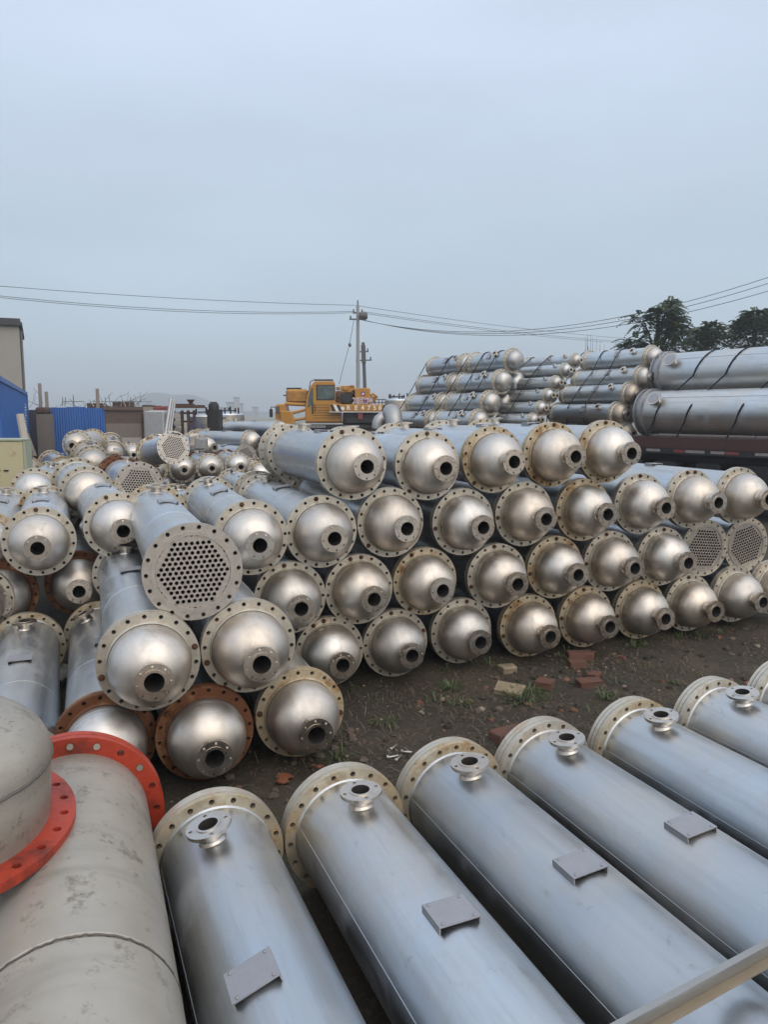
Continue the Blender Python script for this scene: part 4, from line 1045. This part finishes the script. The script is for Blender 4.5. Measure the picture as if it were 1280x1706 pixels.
# ------------------------------------------------------------------ utility poles, wires, distant things
def pole(px, py, depth, label, h_extra, mat, r0, r1, arms, lean=0.0, group='utility poles'):
    p = at(px, 690, depth); zt = at(px, py, depth).z
    root = thing('utility_pole', label, 'pole', (p.x, p.y, 0), (0, lean, 0), group)
    MB().tube([(0,0,0),(0,0,zt)], r0, 12, True, None, r1).build('shaft', M[mat], root)
    for (dz, w, tz) in arms:
        b = MB(); b.box((-w, -.06, zt-dz-.05), (w, -.0, zt-dz+.05)); b.build('crossarm', M['polewood'], root)
        for sx in (-.85, .85):
            MB().lathe([(0,.05),(.08,.09),(.14,.05),(.20,.08),(.28,.03)], 10, MT(w*sx, -.03, zt-dz+.05) @ MR(-pi/2, 'Y') @ Matrix.Scale(.8, 4)).build('insulator', M['insul'], root)
    return root, zt
P1, zt1 = pole(597, 512, 57, 'tall concrete utility pole with transformer switch behind the crane', 0, 'pole', .17, .11, ((.55,.36,0),(1.0,.62,0)))
b = MB(); b.lathe([(0,.02),(0,.2),(.1,.26),(.5,.26),(.6,.2),(.6,.02)], 16, MT(.12, -.35, zt1-.80), False); b.build('switch_box', M['insul'], P1)
MB().tube([(0,0,zt1-.6),(0,0,zt1+.35)], .05, 8).build('top_pin', M['insul'], P1)
P2, zt2 = pole(611, 572, 64, 'shorter utility pole with two crossarms just beyond the tall one', 0, 'polewood', .16, .13, ((.75,.42,0),(1.45,.66,0)), radians(-2))
b = MB(); b.box((-.18,-.3,zt2-1.7), (.18,-.08,zt2-.2), bev=.04); b.build('cable_box', M['insul'], P2)
p1 = at(597, 690, 57)
tag(MB().tube([at(590, 532, 57), at(583, 572, 56.6), at(565, 640, 56)], .02, 6).build('guy_wire', M['wire']), 'thin guy wire slanting from the tall utility pole', 'wire')
tag(MB().lathe([(-.15,.02),(-.08,.11),(.08,.11),(.15,.02)], 10, Matrix.Translation(at(583, 575, 56.6)) @ MR(pi/2-.2, 'Y')).build('guy_insulator', M['insul']), 'small dark insulator on the slanting guy wire', 'insulator')
def wire(a, b_, sag, lab, n=40, r=.017):
    pts = [a.lerp(b_, k/n) - Vector((0, 0, sag*4*(k/n)*(1-k/n))) for k in range(n+1)]
    tag(MB().tube(pts, r, 5).build('overhead_wire', M['wire']), lab, 'wire', 'overhead wires')
wire(at(597,509,57), at(-150,464,44), .25, 'highest overhead wire running from tall pole toward the plastered building')
wire(at(590,519,57), at(-150,476,44), .55, 'middle overhead wire running from tall pole toward the plastered building')
wire(at(595,521,57), at(-150,478,44), .6, 'lowest overhead wire running from tall pole toward the plastered building')
wire(at(598,510,57), at(1150,570,95), .45, 'highest overhead wire dipping from tall pole behind the trees')
wire(at(602,519,57), at(1150,574,95), .5, 'second overhead wire dipping from tall pole behind the trees')
wire(at(592,520,57), at(1180,577,95), .6, 'third overhead wire dipping from tall pole behind the trees')
wire(at(601,533,57), at(1420,412,38), 2.2, 'overhead wire sagging past the trees, uppermost at photo edge')
wire(at(603,533,57), at(1420,424,38), 2.2, 'overhead wire sagging past the trees, middle one at photo edge')
wire(at(605,533,57), at(1420,440,38), 2.15, 'overhead wire sagging past the trees, lowest one at photo edge')

def leafy(cluster, n_fronds, b, rr, s=1.0, droop=.5):
    for _ in range(n_fronds):
        c, rad = rr.choice(cluster)
        while True:
            d = Vector((rr.uniform(-1,1), rr.uniform(-1,1), rr.uniform(-1,1)))
            if .05 < d.length < 1: break
        d.normalize(); q = d * (rr.random()**.4)
        p = Vector(c) + Vector((q.x*rad[0], q.y*rad[1], q.z*rad[2]))
        out = Vector((d.x, d.y, d.z*.4+.1)).normalized()
        side = out.cross(Vector((0,0,1)))
        if side.length < .1: side = Vector((1,0,0))
        side.normalize(); L = rr.uniform(.35, .75)*s; k = 9
        for i in range(k):
            t = (i+.5)/k; pp = p + out*L*t - Vector((0,0,droop*L*t*t))
            for sg in (-1, 1):
                ll = .20*s*(1-.45*t)*rr.uniform(.8,1.2); w = .042*s
                dd = (side*sg + out*.45 - Vector((0,0,rr.uniform(.15,.7)))).normalized(); nn = dd.cross(out).normalized(); ww = dd.cross(nn).normalized()*w
                b.add([pp, pp+dd*ll*.5+ww, pp+dd*ll, pp+dd*ll*.5-ww], [(0,1,2,3)])
def tree(px, pbase, depth, label, lumps, nf, seed, mat='leaf', fs=1.0):
    rr = random.Random(seed); p = at(px, 690, depth); S = depth/1280
    root = thing('broadleaf_tree', label, 'tree', (p.x, p.y, 0), (0,0,0), 'trees beyond the trucks')
    Zw = lambda y: CAM_H + (690-y)*S
    cl = [(((x-px)*S, rr.uniform(-.6,.6), Zw(y)), (rx*S, rx*S*.9, ry*S)) for x, y, rx, ry in lumps]
    b = MB(); top = max(c[0][2] for c in cl)
    b.tube([(0,0,0),(.05,.02,1.6),(-.04,0,3.0),(.05,0,top-.3)], .17, 10, True, None, .05)
    for c, r_ in cl: b.tube([(0,0,max(1.8, c[2]-1.6)), (c[0]*.5, c[1]*.5, c[2]-.6), c], .06, 7, True, None, .015)
    b.build('trunk', M['bark'], root)
    b = MB(); leafy(cl, nf, b, rr, fs*.85); b.build('crown', M[mat], root)
tree(1088, 0, 31, 'dark tree with drooping leaves and a lone top sprig, behind the stacks',
     [(1080,560,32,24),(1065,535,20,15),(1095,530,22,14),(1120,545,14,16),(1055,575,18,14),(1110,575,20,16),(1085,590,30,20),(1124,537,9,7),(1114,556,14,10),(1098,520,12,6),(1117,511,8,5),(1042,582,12,8)], 600, 3)
tree(1172, 0, 33, 'lighter green tree between the dark tree and the photo edge',
     [(1170,568,20,14),(1157,562,9,9),(1185,555,18,12),(1200,570,20,18),(1172,585,24,14),(1187,545,14,6)], 430, 5, 'leaf2', .9)
tree(1250, 0, 34, 'dark spreading tree at the photo edge above the big cylinders',
     [(1240,550,26,18),(1265,535,22,12),(1225,570,24,22),(1265,570,26,24),(1250,590,30,18),(1245,530,14,6),(1290,540,20,20),(1222,548,12,7)], 600, 8)
def twigs():
    rr = random.Random(12); p = at(992, 690, 27); root = thing('bare_shrub', 'leafless thin shrub poking up behind the thin tanks', 'shrub', (p.x, p.y, 0))
    S = 27/1280; b = MB()
    for k in range(16):
        x = rr.uniform(-22, 30)*S; h = CAM_H + rr.uniform(95, 132)*S; b.tube([(x*.3, rr.uniform(-.2,.2), 0), (x*.7, 0, h*.6), (x, rr.uniform(-.2,.2), h)], .014, 5, True, None, .004)
        b.tube([(x*.8, 0, h*.75), (x*.8+rr.uniform(-.25,.25), 0, h*.75+rr.uniform(.2,.5))], .006, 4)
    b.build('stems', M['bark'], root)
twigs()
def hill(px0, px1, peaks, D, label):
    b = MB(); n = 40; f = []
    for k in range(n+1):
        t = k/n; x = px0 + (px1-px0)*t
        h = sum(a*math.exp(-((x-c)/w)**2) for c, a, w in peaks) * min(1, t*6, (1-t)*6)
        f.append((x, h))
    rows = []
    for j in range(9):
        s = j/8; w = sin(pi*s); rows.append([Vector((at(x, 690, D).x, D + (s-.5)*D*.25, -3 + (h*D/1280 + 3)*w)) for x, h in f])
    vs = [p for r in rows for p in r]; m = n+1
    b.add(vs, [(j*m+i, j*m+i+1, (j+1)*m+i+1, (j+1)*m+i) for j in range(8) for i in range(n)], True)
    tag(b.build('hill', simple('wooded hill', (.045,.06,.04), .95)), kind='structure')
hill(150, 620, [(255,24,40),(330,20,35),(290,18,60),(420,7,60),(520,3,60)], 900, '')
hill(600, 900, [(700,8,80),(800,10,60)], 1100, '')
for k, (x, w, h, d) in enumerate(((382,9,22,500),(393,6,30,520),(400,5,20,540),(372,10,13,480),(424,6,14,520))):
    p = at(x, 690, d); S = d/1280
    r = thing('distant_block', f'faint {["wide","tall","narrow","low","lone"][k]} tower block far off in the haze beyond the field', 'building', (p.x, p.y, 0), group='distant tower blocks')
    MB().box((-w*S/2, 0, 0), (w*S/2, 8, CAM_H + (h-4)*S)).build('wall', M['houseclad'], r); MB().box((-w*S/2-.3, -.3, CAM_H+(h-4)*S+.01), (w*S/2+.3, 8.3, CAM_H+(h-4)*S+.8)).build('roof', M['tile'], r)
def house():
    D = 40; p = at(697, 690, D); S = D/1280
    root = thing('gabled_house', 'small dark gabled roof house just behind the tall stack', 'house', (p.x, p.y, 0))
    z = CAM_H + 26*S; MB().box((-.2, 0, 0), (2.2, 3, z)).build('wall', M['houseclad'], root)
    b = MB(); b.add([(-.5,-.3,z-.05),(2.5,-.3,z-.05),(2.5,3.3,z-.05),(-.5,3.3,z-.05),(.1,1.5,z+.5),(1.9,1.5,z+.5)], [(0,1,5,4),(2,3,4,5),(3,0,4),(1,2,5),(3,2,1,0)]); b.build('roof', M['tile'], root)
house()

# ------------------------------------------------------------------ bricks, bolts, weeds on the dirt
def brick(px, py, label, mat='brickred', rz=0.0, sc=(1,1,1), rx=0.0, z=0.0, seed=0):
    rr = random.Random(seed+px); p = at_z(px, py, .02+z); p.z = gh(p.x, p.y) + z - .004
    b = MB(); b.box((-.115*sc[0], -.055*sc[1], 0), (.115*sc[0], .055*sc[1], .055*sc[2]), bev=.006)
    b.v = [(x + rr.uniform(-.006,.006), y + rr.uniform(-.006,.006), zz + rr.uniform(-.004,.004)) for x, y, zz in b.v]
    o = b.build('brick', M[mat], None, p); o.rotation_euler = (rx, 0, rz); tag(o, label, 'brick', 'loose bricks on the dirt')
brick(848, 1222, 'whole red brick nearest the front row of shells', rz=.5, sc=(.95,1,1))
brick(908, 1136, 'red half brick beside the pale stone slab', rz=-.5, sc=(.55,1,1))
brick(982, 1134, 'red brick lying below the two stacked bricks', rz=.15, sc=(.7,1,1))
brick(966, 1090, 'red brick against the bottom row of the central stack', rz=.1, sc=(.85,1,1.2))
brick(962, 1104, 'pale red brick end in front of the brick against the stack', rz=.05, sc=(.55,.8,1))
brick(846, 1112, 'yellowish broken brick near the pale stone slab', 'brickyellow', .3, (.5,.9,.9))
brick(850, 1143, 'pale sandy stone slab beside the green weed', 'brickyellow', -.45, (.85,1.1,.9), .25)
brick(1037, 1092, 'tiny red brick chip on open dirt', rz=.7, sc=(.2,.5,.6))
brick(990, 1122, 'dark red brick chip behind the lower brick', rz=.9, sc=(.45,.7,.8))
def dead_leaf(px, py, label, w, seed):
    rr = random.Random(seed); p = at_z(px, py, .0); p.z = gh(p.x, p.y) + .012; b = MB()
    for k in range(5):
        t = rr.uniform(0, 6.28); q = Vector((cos(t)*w*.4, sin(t)*w*.3, 0)); c = rr.uniform(.5, 1)*w*.5
        pts = [(q.x + cos(a_*1.257)*c*(.6+.4*rr.random()), q.y + sin(a_*1.257)*c*.7, rr.uniform(0,.02)) for a_ in range(5)]
        b.add([(q.x, q.y, .012)] + pts, [(0, i+1, (i+1) % 5+1) for i in range(5)])
    tag(b.build('dead_leaf', M['leaf_dead'], None, p), label, 'leaf', 'dead leaves on the dirt')
dead_leaf(465, 1296, 'crumpled red-brown leaf in front of the rusty domed tank', .11, 1)
dead_leaf(530, 1278, 'small tan leaf between the crumpled leaf and the near dome', .05, 2)
dead_leaf(1250, 1139, 'red-brown leaf scrap near the farthest front shell', .07, 3)
for k, (px, py, a_, lab) in enumerate(((652,1251,.9,'upright-slanting bolt of the small bolt cluster'),(672,1255,-.5,'bolt pointing away in the small bolt cluster'),(648,1264,.1,'flat lying bolt of the small bolt cluster'),(660,1269,1.0,'nearest bolt of the small bolt cluster'),(684,1257,2.2,'outermost short bolt of the small cluster'))):
    p = at_z(px, py, 0); p.z = gh(p.x, p.y) + .012
    b = MB(); b.lathe([(0,.007),(.055,.007),(.055,.0003)], 8); b.lathe([(-.010,.0004),(-.010,.013),(0,.013),(0,.007)], 6, smooth=False)
    o = b.build('loose_bolt', M['boltnew'], None, p); o.rotation_euler = (0, radians(-8), a_); tag(o, lab, 'bolt', 'loose bolts on the dirt')
tag(MB().lathe([(0,.006),(0,.012),(.008,.012),(.008,.006),(0,.006)], 12, Matrix.Translation(at_z(604,1268,.004)) @ MR(-pi/2,'Y'), False).build('washer', M['boltnew']), 'small steel nut lying on dirt near the bolt cluster', 'nut')

def rubble_mat():
    t = NT('rubble'); g = t.n('ShaderNodeNewGeometry')
    c = t.ramp(g.outputs['Random Per Island'], [(0, (.030,.025,.018)), (.45, (.075,.06,.042)), (.75, (.13,.105,.08)), (.88, (.17,.075,.045)), (1, (.30,.26,.20))])
    t.l(c, t.b.inputs['Base Color']); t.b.inputs['Roughness'].default_value = .95; return t.m
def scatter():
    rr = random.Random(31); b = MB(); g = MB(); s = MB()
    # pebbles
    for k in range(2600):
        x, y = rr.uniform(-1.2, 6.5), rr.uniform(2.6, 7.2); r = rr.choice([.004,.005,.006,.008,.012]); z = gh(x, y)
        q = [(x+r*rr.uniform(.6,1.3), y, z+r*.2), (x, y+r*rr.uniform(.6,1.3), z+r*.2), (x-r*rr.uniform(.6,1.3), y, z+r*.2), (x, y-r*rr.uniform(.6,1.3), z+r*.2), (x, y, z+r*rr.uniform(.6,1.1))]
        b.add(q, [(0,1,4),(1,2,4),(2,3,4),(3,0,4)])
    tag(b.build('gravel', simple('pebbles', (.17,.14,.11), .9, 0, .4, 30)), kind='stuff')
    rb = MB()
    for k in range(520):
        if k < 300: p = qs(rr.uniform(1.3, 5.6), rr.uniform(-4.9, -3.0), 0)
        else:
            c = rr.choice([at_z(960,1110,0), at_z(870,1150,0), at_z(600,1240,0), at_z(1050,1080,0), at_z(760,1190,0), at_z(470,1290,0)]); p = c + Vector((rr.gauss(0,.22), rr.gauss(0,.22), 0))
        r = rr.choice([.010,.012,.015,.02,.028]); z = gh(p.x, p.y)
        vs = []
        for (zz, m) in ((-.2, 1), (.35, 1.0), (.75, .6)):
            for j in range(6): a_ = j*1.047; vs.append((p.x + cos(a_)*r*m*rr.uniform(.65,1.25), p.y + sin(a_)*r*m*rr.uniform(.65,1.25), z + r*zz*rr.uniform(.7,1.2)))
        rb.add(vs, [(i*6+j, i*6+(j+1)%6, (i+1)*6+(j+1)%6, (i+1)*6+j) for i in range(2) for j in range(6)] + [tuple(range(12, 18))])
    tag(rb.build('rubble', rubble_mat()), kind='stuff')
    # dry straw: patches
    patches = [(qs(rr.uniform(1.2, 5.8), rr.uniform(-4.9,-3.2), 0), rr.uniform(.08,.35)) for k in range(90)]
    patches += [(at_z(870,1160,0), .28), (at_z(830,1170,0), .3), (at_z(905,1165,0), .25), (at_z(700,1165,0), .2), (at_z(600,1225,0), .3), (at_z(1080,1060,0), .25), (at_z(480,1290,0),.3), (at_z(640,1200,0), .3)]
    for c, rad in patches:
        for k in range(int(34*rad/.2)):
            t, q = rr.uniform(0, 6.28), rad*sqrt(rr.random()); x, y = c.x+cos(t)*q, c.y+sin(t)*q; z = gh(x, y)+.003
            L = rr.uniform(.03, .13); a_ = rr.uniform(0, 6.28); dz = rr.uniform(-.05,.35)*L; w = .0012
            d = Vector((cos(a_), sin(a_), 0)); n_ = Vector((-d.y, d.x, 0))*w
            p0 = Vector((x,y,z)); p1 = p0 + d*L*.5 + Vector((0,0,max(0,dz)+.006)); p2 = p0 + d*L + Vector((0,0,max(0,dz)*.6))
            s.add([p0-n_, p0+n_, p1+n_, p1-n_, p2], [(0,1,2,3),(3,2,4)])
    tag(s.build('straw', M['straw']), kind='stuff')
    tufts = [(at_z(872,1160,0),.12,90),(at_z(750,1142,0),.06,40),(at_z(1010,1160,0),.05,26),(at_z(885,1150,0),.07,50),(at_z(700,1010,0),.05,10),(at_z(640,1205,0),.08,22),(at_z(1110,1030,0),.08,26),(at_z(1030,1030,0),.06,16),(at_z(560,1262,0),.07,18),(at_z(770,1170,0),.06,16),(at_z(1220,1040,0),.1,20)] + [(qs(rr.uniform(1.5,5.8), rr.uniform(-5.0,-4.7), 0), .07, rr.randint(6,22)) for k in range(16)] + [(qs(rr.uniform(1.2,5.4), rr.uniform(-4.6,-3.1), 0), .06, rr.randint(4,12)) for k in range(14)]
    for c, rad, n in tufts:
        for k in range(n):
            t, q = rr.uniform(0, 6.28), rad*rr.random(); x, y = c.x+cos(t)*q, c.y+sin(t)*q; z = gh(x, y)
            a_ = t + rr.uniform(-.6,.6); L = rr.uniform(.04,.11); w = .004; d = Vector((cos(a_), sin(a_), 0)); n_ = Vector((-d.y, d.x, 0))*w
            p0 = Vector((x,y,z-.002)); p1 = p0 + d*L*.4 + Vector((0,0,L*.5)); p2 = p0 + d*L*.95 + Vector((0,0,L*rr.uniform(.15,.5)))
            g.add([p0-n_*.6, p0+n_*.6, p1+n_, p1-n_, p2], [(0,1,2,3),(3,2,4)])
    tag(g.build('grass', M['grass']), kind='stuff')
scatter()

# ------------------------------------------------------------------ damp air
def haze(density):
    m = bpy.data.materials.new('haze'); m.use_nodes = True; nt = m.node_tree
    nt.nodes.remove(nt.nodes['Principled BSDF']); v = nt.nodes.new('ShaderNodeVolumePrincipled')
    v.inputs['Color'].default_value = (.86,.92,.97,1); v.inputs['Density'].default_value = density; v.inputs['Anisotropy'].default_value = .1
    nt.links.new(v.outputs[0], nt.nodes['Material Output'].inputs['Volume'])
    tag(MB().box((-3400,-3400,-5), (3400,3400,24)).build('haze', m), kind='stuff')
haze(.0019)
